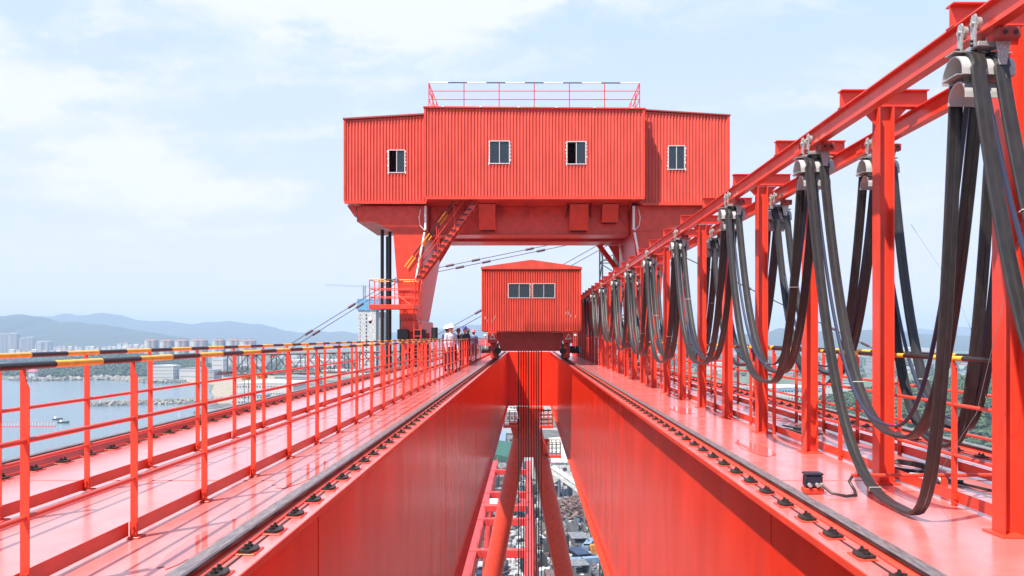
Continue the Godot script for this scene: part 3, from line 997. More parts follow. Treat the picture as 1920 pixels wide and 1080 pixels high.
func striped_pipe(parent: Node, a: Vector3, b: Vector3, r: float, gap: float, m0: Material, m1: Material) -> void:
	var y := begin()
	var k := begin()
	var n := int(maxf(2.0, round(a.distance_to(b) / gap)))
	for i in n:
		tube(y if i % 2 == 0 else k, [a.lerp(b, float(i) / n), a.lerp(b, float(i + 1) / n)], r, 8)
	var mesh := k.commit(y.commit())
	mesh.surface_set_material(0, m0)
	mesh.surface_set_material(1, m1)
	put("handrail", mesh, parent)

func house_shell(t: Node, x0: float, x1: float, y0: float, y1: float, z0: float, z1: float, front_holes: Array, pitch: float, depth: float, h1: float, opens: Array) -> void:   # z0 in front of z1; y1 and h1 are the top at x0 and x1
	var w := x1 - x0
	var xf := Transform3D(Basis(), Vector3(x0, y0, z0))
	corrugated("front_wall", t, xf, w, y1 - y0, h1 - y0, pitch, depth, front_holes, M.sheet_paint)
	corrugated("side_wall", t, Transform3D(Basis(Vector3(0, 0, 1), Vector3.UP, Vector3(-1, 0, 0)), Vector3(x0, y0, z1)), z0 - z1, y1 - y0, y1 - y0, pitch, depth, [], M.sheet_paint)
	corrugated("side_wall", t, Transform3D(Basis(Vector3(0, 0, -1), Vector3.UP, Vector3(1, 0, 0)), Vector3(x1, y0, z0)), z0 - z1, h1 - y0, h1 - y0, pitch, depth, [], M.sheet_paint)
	corrugated("back_wall", t, Transform3D(Basis(Vector3(-1, 0, 0), Vector3.UP, Vector3(0, 0, -1)), Vector3(x1, y0, z1)), w, h1 - y0, y1 - y0, pitch, depth, [], M.sheet_paint)
	var s := begin()
	box(s, Vector3((x0 + x1) / 2, y0 - 0.02, (z0 + z1) / 2), Vector3(w, 0.04, z0 - z1 - 0.02))
	obj("floor_plate", s, M.red_paint, t)
	for i in front_holes.size():
		window(t, xf, front_holes[i], opens[i], true, 0.035 if pitch < 0.15 else 0.052)

func upper_trolley() -> void:
	var t := thing("upper_trolley", "large red portal trolley with a corrugated machine house straddling both girders", "crane trolley")
	# machine house: middle block stands 0.8 m proud of the two wings
	var z0 := -36.0
	var zw := -36.8
	var z1 := -42.2
	var hx := func(px: float, d: float) -> float: return (px - 989.0) * d / 1500.0
	var hy := func(py: float, d: float) -> float: return EYE - (py - 629.0) * d / 1500.0
	var holes := []
	for q in [[918, 955, 265, 307], [1063, 1098, 266, 308]]:
		holes.append(Rect2(hx.call(q[0], 36.0) + 4.58, hy.call(q[3], 36.0) - 7.66, (q[1] - q[0]) * 0.024, (q[3] - q[2]) * 0.024))
	house_shell(t, -4.58, 5.21, 7.66, 11.67, z0, z1, holes, 0.147, 0.052, 11.60, [0, -1])
	house_shell(t, -8.37, -4.60, 7.60, 11.34, zw, z1 + 0.2, [Rect2(hx.call(729, 36.8) + 8.37, hy.call(324, 36.8) - 7.60, 0.74, 1.03)], 0.147, 0.052, 11.56, [-1])
	house_shell(t, 5.23, 9.22, 7.53, 11.76, zw, z1 + 0.2, [Rect2(hx.call(1253, 36.8) - 5.23, hy.call(318, 36.8) - 7.53, 0.74, 1.08)], 0.147, 0.052, 11.52, [0])
	var s := begin()
	loft(s, [Vector3(-4.68, 11.68, z0 + 0.12), Vector3(5.31, 11.61, z0 + 0.12), Vector3(5.31, 11.61, z1 - 0.1), Vector3(-4.68, 11.68, z1 - 0.1)], [Vector3(-4.68, 11.74, z0 + 0.12), Vector3(5.31, 11.67, z0 + 0.12), Vector3(5.31, 11.67, z1 - 0.1), Vector3(-4.68, 11.74, z1 - 0.1)])
	var roof := obj("roof", s, M.red_paint, t)
	for i in 6:
		s = begin()
		box(s, Vector3(-3.8 + i * 1.7, 11.72 - i * 0.012, z0 + 0.125), Vector3(0.10, 0.03, 0.02))
		obj("roof_clip", s, M.white_paint, roof)
	s = begin()
	loft(s, [Vector3(-8.47, 11.36, zw + 0.12), Vector3(-4.70, 11.58, zw + 0.12), Vector3(-4.70, 11.58, z1), Vector3(-8.47, 11.36, z1)], [Vector3(-8.47, 11.43, zw + 0.12), Vector3(-4.70, 11.65, zw + 0.12), Vector3(-4.70, 11.65, z1), Vector3(-8.47, 11.43, z1)])
	obj("roof", s, M.bumper_red, t)
	s = begin()
	loft(s, [Vector3(5.33, 11.78, zw + 0.12), Vector3(9.32, 11.53, zw + 0.12), Vector3(9.32, 11.53, z1), Vector3(5.33, 11.78, z1)], [Vector3(5.33, 11.84, zw + 0.12), Vector3(9.32, 11.59, zw + 0.12), Vector3(9.32, 11.59, z1), Vector3(5.33, 11.84, z1)])
	obj("roof", s, M.bumper_red, t)
	# bottom sill and corner trims
	for q in [[-4.62, 5.25, 7.62, z0 + 0.09], [-8.39, -4.64, 7.55, zw + 0.09], [5.27, 9.24, 7.48, zw + 0.09]]:
		s = begin()
		box(s, Vector3((q[0] + q[1]) / 2, q[2], q[3]), Vector3(q[1] - q[0], 0.12, 0.10))
		obj("sill_beam", s, M.red_paint, t)
	for q in [[-4.60, z0, 7.66, 11.66], [5.23, z0, 7.66, 11.6], [-8.39, zw, 7.6, 11.35], [9.24, zw, 7.53, 11.52]]:
		s = begin()
		box(s, Vector3(q[0], (q[2] + q[3]) / 2, q[1] + 0.04), Vector3(0.10, q[3] - q[2], 0.10))
		obj("corner_trim", s, M.red_paint, t)
	# railing round the roof
	for side in 2:
		for i in 7:
			var x := -4.45 + i * 1.585
			pipe_part("roof_post", t, [Vector3(x, 11.70, z0 - 0.1 - side * 6.0), Vector3(x, 12.86, z0 - 0.1 - side * 6.0)], 0.022, M.red_paint)
		var z := z0 - 0.1 - side * 6.0
		striped_pipe(t, Vector3(-4.45, 12.86, z), Vector3(5.06, 12.84, z), 0.026, 0.9, M.yellow_paint if side else M.white_paint, M.black_paint)
		for y in [12.48, 12.10]:
			pipe_part("roof_rail", t, [Vector3(-4.45, y, z), Vector3(5.06, y, z)], 0.020, M.red_paint)
	for x in [-4.45, 5.06]:
		for y in [12.86, 12.48, 12.10]:
			pipe_part("roof_rail", t, [Vector3(x, y, z0 - 0.1), Vector3(x, y, z0 - 6.1)], 0.020, M.red_paint)
		for z in [1.5, 3.0, 4.5]:
			pipe_part("roof_post", t, [Vector3(x, 11.7, z0 - 0.1 - z), Vector3(x, 12.86, z0 - 0.1 - z)], 0.024, M.red_paint)
		pipe_part("roof_brace", t, [Vector3(x, 12.8, z0 - 0.1), Vector3(x * 0.94, 11.72, z0 - 0.1)], 0.018, M.red_paint)
	# portal: cantilevers, legs, cross beams. The right side mirrors the left about x = 0.10
	var dz := 37.2
	for sd in [-1.0, 1.0]:
		var mx := func(x: float) -> float: return x if sd < 0.0 else 0.20 - x
		var fr := [[669, 386], [800, 386], [800, 433], [735, 433], [700, 415.5], [669, 415.5]]
		var poly := PackedVector2Array()
		for q in fr:
			poly.append(Vector2(mx.call(hx.call(q[0], dz)), hy.call(q[1], dz)))
		s = begin()
		extr(s, poly, Transform3D(Basis(), Vector3(0, 0, -dz)), -5.2)
		obj("cantilever", s, M.red_paint, t)
		s = begin()   # outrigger under the wing
		loft(s, [Vector3(mx.call(-8.36), 7.47, -37.0), Vector3(mx.call(-7.96), 7.47, -37.0), Vector3(mx.call(-7.96), 7.47, -37.3), Vector3(mx.call(-8.36), 7.47, -37.3)], [Vector3(mx.call(-8.0), 6.95, -37.0), Vector3(mx.call(-7.96), 6.95, -37.0), Vector3(mx.call(-7.96), 6.95, -37.3), Vector3(mx.call(-8.0), 6.95, -37.3)])
		obj("outrigger", s, M.red_paint, t)
		s = begin()
		loft(s, [Vector3(mx.call(-6.25), 6.29, -37.2), Vector3(mx.call(-4.69), 6.29, -37.2), Vector3(mx.call(-4.69), 6.29, -44.2), Vector3(mx.call(-6.25), 6.29, -44.2)], [Vector3(mx.call(-5.93), 2.17, -37.25), Vector3(mx.call(-5.20), 2.17, -37.25), Vector3(mx.call(-5.20), 2.17, -42.3), Vector3(mx.call(-5.93), 2.17, -42.3)])
		obj("leg", s, M.red_paint, t)
		s = begin()
		box(s, Vector3(mx.call(-5.45), 6.31, -37.22), Vector3(1.64, 0.05, 0.12))
		obj("leg_flange", s, M.red_paint, t)
		s = begin()   # end truck under the leg
		cbox(s, Vector3(mx.call(-5.45), 1.86, -39.9), Vector3(0.80, 0.58, 6.0), 0.05)
		cbox(s, Vector3(mx.call(-5.45), 1.45, -37.6), Vector3(0.70, 0.30, 1.1), 0.04)
		cbox(s, Vector3(mx.call(-5.45), 1.45, -42.2), Vector3(0.70, 0.30, 1.1), 0.04)
		var truck := obj("end_truck", s, M.red_paint, t)
		for zz in [-37.0, -38.3, -41.6, -42.8]:
			s = begin()
			cyl(s, Vector3(mx.call(-5.36), 0.56, zz), Vector3(mx.call(-5.54), 0.56, zz), 0.40, 24)
			cyl(s, Vector3(mx.call(-5.30), 0.56, zz), Vector3(mx.call(-5.36), 0.56, zz), 0.46, 24)
			obj("wheel", s, M.dark_iron, t)
		for zz in [-37.6, -42.2]:
			s = begin()
			loft(s, [Vector3(mx.call(-5.80), 1.3, zz + 0.95), Vector3(mx.call(-5.10), 1.3, zz + 0.95), Vector3(mx.call(-5.10), 1.3, zz - 0.95), Vector3(mx.call(-5.80), 1.3, zz - 0.95)], [Vector3(mx.call(-5.72), 0.52, zz + 1.1), Vector3(mx.call(-5.62), 0.52, zz + 1.1), Vector3(mx.call(-5.62), 0.52, zz - 1.1), Vector3(mx.call(-5.72), 0.52, zz - 1.1)])
			obj("bogie_frame", s, M.red_paint, t)
		for q in [[-5.70, -36.75], [-4.95, -37.0]]:
			s = begin()
			cbox(s, Vector3(mx.call(q[0]), 1.50, q[1]), Vector3(0.50, 0.46, 0.5), 0.03)
			obj("drive_motor", s, M.dark_iron, t)
		s = begin()
		cyl(s, Vector3(mx.call(-4.32), 1.22, -37.2), Vector3(mx.call(-4.32), 1.82, -37.2), 0.15, 16)
		obj("buffer", s, M.dark_iron, t)
		# pale conduit down the corner
		pipe_part("conduit", t, [Vector3(mx.call(-4.72), 7.45, -37.05), Vector3(mx.call(-4.72), 6.35, -37.05)], 0.062, M.white_paint)
		pipe_part("conduit", t, [Vector3(mx.call(-4.76), 6.22, -37.05), Vector3(mx.call(-5.18), 3.95, -37.05)], 0.055, M.white_paint)
		pipe_part("cable", t, [Vector3(mx.call(-4.95), 7.3, -37.08), Vector3(mx.call(-5.02), 6.9, -37.05), Vector3(mx.call(-4.98), 6.55, -37.05), Vector3(mx.call(-4.75), 6.30, -37.05)], 0.016, M.white_paint)
	s = begin()
	box(s, Vector3(0.10, 6.95, -39.1), Vector3(9.5, 1.32, 1.6))
	obj("front_beam", s, M.red_paint, t)
	s = begin()
	box(s, Vector3(0.10, 6.27, -38.75), Vector3(9.5, 0.04, 1.1))
	obj("beam_flange", s, M.red_paint, t)
	s = begin()
	box(s, Vector3(0.10, 6.90, -41.9), Vector3(9.5, 1.28, 1.8))
	obj("rear_beam", s, M.red_paint, t)
	for q in [[-3.7, 0.5], [3.9, -0.5]]:
		s = begin()
		extr(s, PackedVector2Array([Vector2(0, 0), Vector2(0.62, 0), Vector2(0.1, -0.9)]), Transform3D(Basis(Vector3(signf(q[1]), 0, 0), Vector3.UP, Vector3.BACK), Vector3(q[0] - signf(q[1]) * 0.9, 7.60, -38.2)), 0.03)
		obj("corner_gusset", s, M.red_paint, t)
	for i in 6:
		s = begin()
		extr(s, PackedVector2Array([Vector2(0, 0), Vector2(0, -0.55), Vector2(-1.4, 0)]), Transform3D(Basis(Vector3(0, 0, -1), Vector3.UP, Vector3(1, 0, 0)), Vector3(-3.0 + i * 1.5 + (0.3 if i % 2 else 0.0), 7.60, -38.28)), 0.02)
		obj("floor_bracket", s, M.red_paint, t)
	# ventilation hoods under the house
	for q in [[898, 929, 430], [1068, 1103, 431], [1129, 1159, 416], [1228, 1254, 417]]:
		var xa: float = hx.call(q[0], 37.6)
		var xb: float = hx.call(q[1], 37.6)
		var yb: float = hy.call(q[2], 37.6)
		s = begin()
		loft(s, [Vector3(xa, 7.58, -37.3), Vector3(xb, 7.58, -37.3), Vector3(xb, 7.58, -38.28), Vector3(xa, 7.58, -38.28)], [Vector3(xa, yb, -37.75), Vector3(xb, yb, -37.75), Vector3(xb, yb, -38.28), Vector3(xa, yb, -38.28)])
		var hd := obj("ventilation_hood", s, M.red_paint, t)
		s = begin()
		box(s, Vector3((xa + xb) / 2, yb - 0.012, -38.0), Vector3((xb - xa) * 0.8, 0.02, 0.4))
		obj("hood_grille", s, M.dark_iron, hd)
	# stair up to the house, with its landing
	var a := Vector3(-5.02, 3.95, -36.75)
	var b := Vector3(-2.40, 7.45, -36.75)
	for zz in [-36.35, -37.12]:
		s = begin()
		bar(s, Vector3(a.x, a.y, zz), Vector3(b.x, b.y, zz), 0.05, 0.24)
		obj("stair_string", s, M.red_paint, t)
	for i in 15:
		var p := a.lerp(b, (i + 0.5) / 15.0)
		s = begin()
		box(s, p + Vector3(0, 0.07, 0.015), Vector3(0.24, 0.06, 0.90))
		obj("stair_tread", s, M.dark_iron, t)
	for zz in [-36.30, -37.17]:
		striped_pipe(t, Vector3(a.x - 0.55, a.y + 0.62, zz), Vector3(b.x - 0.55, b.y + 0.62, zz), 0.028, 0.62, M.yellow_paint, M.black_paint)
		pipe_part("stair_rail", t, [Vector3(a.x - 0.28, a.y + 0.36, zz), Vector3(b.x - 0.28, b.y + 0.36, zz)], 0.02, M.red_paint)
		for i in 4:
			var p := a.lerp(b, 0.06 + i * 0.3)
			pipe_part("stair_post", t, [Vector3(p.x, p.y, zz), Vector3(p.x - 0.05, p.y + 1.2, zz)], 0.02, M.red_paint)
	s = begin()
	cbox(s, Vector3(-6.08, 2.74, -36.45), Vector3(2.05, 0.20, 1.3), 0.01)
	obj("landing", s, M.red_paint, t)
	for zz in [-35.85, -37.05]:
		striped_pipe(t, Vector3(-7.08, 3.96, zz), Vector3(-5.06, 3.93, zz), 0.026, 0.62, M.yellow_paint, M.black_paint)
		for y in [3.55, 3.18]:
			pipe_part("landing_rail", t, [Vector3(-7.08, y, zz), Vector3(-5.06, y, zz)], 0.018, M.red_paint)
		for x in [-7.08, -6.65, -5.95, -5.2, -5.06]:
			pipe_part("landing_post", t, [Vector3(x, 2.84, zz), Vector3(x, 3.95, zz)], 0.022, M.red_paint)
	for y in [3.95, 3.55, 3.18]:
		pipe_part("landing_rail", t, [Vector3(-7.08, y, -35.85), Vector3(-7.08, y, -37.05)], 0.02, M.red_paint)
	for x in [-5.12, -4.80]:   # ladder down to the deck, with hoop rail
		pipe_part("ladder_rail", t, [Vector3(x, 0.02, -36.1), Vector3(x, 3.7, -36.1), Vector3(x + 0.02, 3.95, -36.2), Vector3(x + 0.04, 4.0, -36.5)], 0.026, M.red_paint)
	for i in 12:
		pipe_part("ladder_rung", t, [Vector3(-5.12, 0.3 + i * 0.28, -36.1), Vector3(-4.80, 0.3 + i * 0.28, -36.1)], 0.014, M.red_paint)
	pipe_part("leg_brace", t, [Vector3(-5.0, 2.6, -36.2), Vector3(-6.1, 3.4, -37.1)], 0.03, M.red_paint)
	s = begin()
	lathe(s, Transform3D(Basis(), Vector3(-7.13, 2.12, -36.3)), [Vector2(0, 0.16), Vector2(0.07, 0.13), Vector2(0.10, 0.05), Vector2(0.10, 0.0), Vector2(0.08, -0.02)], 14, true)
	var cam_dome := obj("camera_housing", s, M.white_paint, t)
	s = begin()
	lathe(s, Transform3D(Basis(), Vector3(-7.13, 2.10, -36.3)), [Vector2(0.085, 0), Vector2(0.07, -0.06), Vector2(0.03, -0.10), Vector2(0, -0.105)], 12, true)
	obj("camera_dome", s, M.dark_iron, cam_dome)
	pipe_part("camera_bracket", t, [Vector3(-7.13, 2.28, -36.3), Vector3(-7.0, 2.66, -36.3)], 0.02, M.white_paint)
	for q in [[-4.69, 1.0], [4.89, -1.0]]:
		s = begin()
		extr(s, PackedVector2Array([Vector2(0, 0), Vector2(0.6, 0), Vector2(0, -1.0)]), Transform3D(Basis(Vector3(q[1], 0, 0), Vector3.UP, Vector3.BACK), Vector3(q[0], 6.24, -42.6)), 0.05)
		obj("knee_gusset", s, M.red_paint, t)
	# rear diagonal brace seen below the house on the right
	s = begin()
	bar(s, Vector3(3.6, 6.6, -42.9), Vector3(5.3, 4.4, -43.2), 0.22, 0.22)
	obj("rear_brace", s, M.red_paint, t)
	# hoisting ropes that fall outside the left girder
	for i in 4:
		var x: float = [-7.08, -6.78, -7.28, -6.62][i]
		var z: float = [-39.0, -39.4, -41.6, -41.9][i]
		var o := thing("hoist_rope", "thick black rope bundle falling outside the left girder, %s of four from the bay" % ORD[[1, 2, 0, 3][i]], "rope", Vector3.ZERO, "ropes of the upper trolley")
		s = begin()
		tube(s, [Vector3(x, 6.6, z), Vector3(x, -30.0, z), Vector3(x, -62.0, z)], 0.085, 10)
		obj("rope", s, M.black_paint, o)

func lower_trolley() -> void:
	var t := thing("lower_trolley", "small red trolley with a gabled corrugated house between the girders", "crane trolley")
	var z0 := -46.5
	var k := 46.5 / 1500.0
	var x0 := -84.0 * k
	var x1 := 99.0 * k
	var y0 := EYE + 8.0 * k
	var y1 := EYE + 125.0 * k
	var holes := [Rect2(-35.6 * k - x0, 70.5 * k + EYE - y0, 39.9 * k, 26.5 * k), Rect2(10.0 * k - x0, 70.5 * k + EYE - y0, 41.0 * k, 26.5 * k)]
	house_shell(t, x0, x1, y0, y1, z0, z0 - 8.0, holes, 0.140, 0.065, y1, [0, 0])
	var s := begin()
	var xm := (x0 + x1) / 2
	extr(s, PackedVector2Array([Vector2(x0 - 0.1, y1 - 0.02), Vector2(x1 + 0.1, y1 - 0.02), Vector2(x1 + 0.1, y1 + 0.10), Vector2(xm, y1 + 0.52), Vector2(x0 - 0.1, y1 + 0.10)]), Transform3D(Basis(), Vector3(0, 0, z0 + 0.12)), -8.3)
	obj("gable_roof", s, M.sheet_paint, t)
	s = begin()
	box(s, Vector3(xm, y1 - 0.05, z0 + 0.07), Vector3(x1 - x0 + 0.06, 0.07, 0.05))
	obj("eaves_trim", s, M.red_paint, t)
	for x in [x0 - 0.01, x1 + 0.01]:
		s = begin()
		box(s, Vector3(x, (y0 + y1) / 2, z0 + 0.03), Vector3(0.08, y1 - y0 - 0.1, 0.08))
		obj("corner_trim", s, M.red_paint, t)
	# frame below, set back in the shade
	s = begin()
	box(s, Vector3(0.17, y0 - 0.28, z0 - 1.7), Vector3(4.1, 0.44, 0.8))
	obj("upper_frame", s, M.red_paint, t)
	s = begin()
	loft(s, [Vector3(-1.78, y0 - 0.50, z0 - 1.25), Vector3(2.12, y0 - 0.50, z0 - 1.25), Vector3(2.12, y0 - 0.50, z0 - 6.5), Vector3(-1.78, y0 - 0.50, z0 - 6.5)], [Vector3(-1.58, 0.52, z0 - 1.25), Vector3(1.92, 0.52, z0 - 1.25), Vector3(1.92, 0.52, z0 - 6.5), Vector3(-1.58, 0.52, z0 - 6.5)])
	obj("lower_frame", s, M.red_paint, t)
	for sd in [-1.0, 1.0]:
		var xc := -2.03 if sd < 0 else 2.365
		s = begin()
		cbox(s, Vector3(xc, y0 - 0.36, z0 - 0.2), Vector3(0.54, 0.66, 1.0), 0.03)
		var eb := obj("end_box", s, M.red_paint, t)
		s = begin()   # white warning triangle
		var zf := z0 + 0.304
		var c := Vector3(xc, y0 - 0.32, zf)
		var p := [c + Vector3(0, 0.20, 0), c + Vector3(0.20, -0.15, 0), c + Vector3(-0.20, -0.15, 0)]
		for i in 3:
			var q0: Vector3 = p[i]
			var q1: Vector3 = p[(i + 1) % 3]
			var in0 := c + (q0 - c) * 0.62 + Vector3(0, 0.0, 0)
			var in1 := c + (q1 - c) * 0.62
			quad(s, q0, q1, in1, in0, Vector3.BACK)
		obj("warning_triangle", s, M.white_paint, eb)
		s = begin()
		box(s, Vector3(xc - sd * 0.06, 0.62, z0 - 0.35), Vector3(0.36, 0.98, 0.10))
		obj("wheel_plate", s, M.red_paint, t)
		for zz in [z0 - 0.9, z0 - 2.1, z0 - 5.0, z0 - 6.2]:
			s = begin()
			cyl(s, Vector3(xc - 0.09, 0.49, zz), Vector3(xc + 0.09, 0.49, zz), 0.41, 24)
			cyl(s, Vector3(xc - sd * 0.09, 0.49, zz), Vector3(xc - sd * 0.14, 0.49, zz), 0.47, 24)
			obj("wheel", s, M.dark_iron, t)
		s = begin()
		cyl(s, Vector3(xc + sd * 0.12, 0.62, z0 - 0.55), Vector3(xc + sd * 0.62, 0.62, z0 - 0.35), 0.21, 18)
		cyl(s, Vector3(xc + sd * 0.60, 0.62, z0 - 0.36), Vector3(xc + sd * 0.72, 0.62, z0 - 0.31), 0.23, 18)
		obj("drive_motor", s, M.motor_grey if sd < 0 else M.dark_iron, t)
		s = begin()
		cyl(s, Vector3(xc - sd * 0.30, 0.55, z0 - 0.15), Vector3(xc - sd * 0.30, 0.55, z0 + 0.15), 0.2, 16)
		obj("buffer", s, M.dark_iron, t)
		s = begin()
		cyl(s, Vector3(xc, 0.98, z0 - 0.20), Vector3(xc, 1.12, z0 - 0.20), 0.14, 14)
		obj("motor_cap", s, M.cable_blue, t)
		# a lamp and its stem at the corner
		pipe_part("lamp_stem", t, [Vector3(xc + sd * 0.42, 0.7, z0 - 0.1), Vector3(xc + sd * 0.40, y0 - 0.1, z0 - 0.1)], 0.018, M.white_paint)
		s = begin()
		lathe(s, Transform3D(Basis(), Vector3(xc + sd * 0.42, y0 - 0.30, z0 - 0.05)), [Vector2(0, 0.14), Vector2(0.08, 0.1), Vector2(0.10, 0), Vector2(0, -0.02)], 12, true)
		obj("camera_housing", s, M.white_paint, t)
	# flecks of white lettering left on the ribs
	s = begin()
	for q in [[909, 596], [913, 602], [922, 601.5], [926.5, 596], [930, 592], [1060.5, 587], [1065, 587], [1069.5, 592], [1078.5, 593.5], [1087, 586], [1087, 599]]:
		box(s, spot(q[0], q[1], 46.5) + Vector3(0, 0, 0.047), Vector3(0.055, 0.17, 0.006))
	obj("white_marks", s, M.white_paint, t).set_meta("kind", "stuff")
	# hoisting ropes to the lower hook
	for i in 10:
		var x := -0.54 + i * 0.150 + (0.03 if i > 4 else 0.0)
		var z := z0 - 2.0 - (i % 3) * 0.5
		var o := thing("hoist_rope", "%s of the dark ropes hanging under the small trolley, counted from the bay side" % ORD[i], "rope", Vector3.ZERO, "ropes of the lower trolley")
		s = begin()
		tube(s, [Vector3(x, 0.6, z), Vector3(x, -30.0, z), Vector3(x * 0.9 + 0.02, -64.0, z)], 0.031, 8)
		obj("rope", s, M.black_paint, o)


# ---------------------------------------------------------------- the hinged leg under the far end
func far_leg() -> void:
	var t := thing("hinged_leg", "red two-legged support under the far end of the girders, with platforms", "crane leg")
	var z := -71.0
	var s := begin()
	loft(s, [Vector3(-1.0, -4.92, z + 1.2), Vector3(1.4, -4.92, z + 1.2), Vector3(1.4, -4.92, z - 1.2), Vector3(-1.0, -4.92, z - 1.2)], [Vector3(-0.55, -6.2, z + 0.8), Vector3(1.0, -6.2, z + 0.8), Vector3(1.0, -6.2, z - 0.8), Vector3(-0.55, -6.2, z - 0.8)])
	obj("hinge_seat", s, M.red_paint, t)
	s = begin()
	loft(s, [Vector3(-0.92, -5.9, z + 0.7), Vector3(1.12, -5.9, z + 0.7), Vector3(1.12, -5.9, z - 0.7), Vector3(-0.92, -5.9, z - 0.7)], [Vector3(-0.95, -9.3, z + 0.45), Vector3(1.10, -9.3, z + 0.45), Vector3(1.10, -9.3, z - 0.45), Vector3(-0.95, -9.3, z - 0.45)])
	obj("crotch_plate", s, M.red_paint, t)
	for sd in [-1.0, 1.0]:
		var pts := []
		for i in 9:
			var f := i / 8.0
			pts.append(Vector3(0.07 + sd * lerpf(0.56, 13.6, f), lerpf(-6.6, -72.6, f), z))
		s = begin()
		for i in 8:
			var r0: float = [0.60, 0.80, 0.86, 0.90, 0.90, 0.86, 0.78, 0.64, 0.5][i]
			var r1: float = [0.60, 0.80, 0.86, 0.90, 0.90, 0.86, 0.78, 0.64, 0.5][i + 1]
			tube(s, [pts[i], pts[i + 1]], r0, 28, r1)
		var leg := obj("tube_leg", s, M.red_paint, t)
		s = begin()
		tube(s, [pts[0].lerp(pts[1], 0.40), pts[0].lerp(pts[1], 0.418)], 0.74, 28)
		obj("joint_ring", s, M.red_paint, leg)
		s = begin()
		box(s, Vector3(0.2 + sd * 13.0, -73.2, z), Vector3(2.4, 1.2, 9.0))
		obj("bogie", s, M.red_paint, t)
	# platforms
	for q in [[-2.1, -0.6, -6.45, -70.2], [1.0, 2.25, -6.5, -70.2], [1.75, 2.95, -9.1, -70.4]]:
		s = begin()
		box(s, Vector3((q[0] + q[1]) / 2, q[2], q[3]), Vector3(q[1] - q[0], 0.22, 1.8))
		var pf := obj("platform", s, M.red_paint, t)
		for i in 4:
			var x: float = lerpf(q[0] + 0.05, q[1] - 0.05, i / 3.0)
			for zz in [0.85, -0.85]:
				pipe_part("platform_post", pf, [Vector3(x, q[2] + 0.1, q[3] + zz), Vector3(x, q[2] + 1.25, q[3] + zz)], 0.03, M.red_paint if q[2] > -8 else M.motor_grey)
		for y in [0.45, 0.85, 1.25]:
			pipe_part("platform_rail", pf, [Vector3(q[0], q[2] + y, q[3] + 0.85), Vector3(q[1], q[2] + y, q[3] + 0.85)], 0.03, M.red_paint if q[2] > -8 else M.motor_grey)
			pipe_part("platform_rail", pf, [Vector3(q[0], q[2] + y, q[3] - 0.85), Vector3(q[1], q[2] + y, q[3] - 0.85)], 0.03, M.red_paint if q[2] > -8 else M.motor_grey)
	s = begin()
	loft(s, [Vector3(-1.6, -6.2, z + 0.9), Vector3(-0.9, -6.2, z + 0.9), Vector3(-0.9, -6.2, z - 0.5), Vector3(-1.6, -6.2, z - 0.5)], [Vector3(-1.2, -7.6, z + 0.7), Vector3(-0.9, -7.6, z + 0.7), Vector3(-0.9, -7.6, z - 0.5), Vector3(-1.2, -7.6, z - 0.5)])
	obj("side_bracket", s, M.red_paint, t)
	for i in 4:
		pipe_part("cable_rack", t, [Vector3(1.0, -5.1 - i * 0.38, z + 1.0), Vector3(2.2, -5.1 - i * 0.38, z + 1.0)], 0.05, M.dark_iron)
	for i in 4:
		pipe_part("cable_rack", t, [Vector3(1.05 + i * 0.38, -5.0, z + 0.95), Vector3(1.05 + i * 0.38, -6.35, z + 0.95)], 0.05, M.dark_iron)
	s = begin()
	cbox(s, Vector3(1.65, -8.3, -70.6), Vector3(0.6, 1.3, 1.0), 0.1)
	obj("winch_box", s, M.red_paint, t)


# ---------------------------------------------------------------- people
func field_value(bones: Array, p: Vector3, k: float) -> float:
	var d := 9.0
	for b in bones:
		var ba: Vector3 = b[1] - b[0]
		var t := clampf((p - b[0]).dot(ba) / maxf(ba.length_squared(), 1e-6), 0.0, 1.0)
		var q: Vector3 = p - b[0] - ba * t
		if b.size() > 4:
			q = q / b[4]
		var e := q.length() - lerpf(b[2], b[3], t)
		var h := maxf(k - absf(d - e), 0.0) / k
		d = minf(d, e) - h * h * k * 0.25
	return d

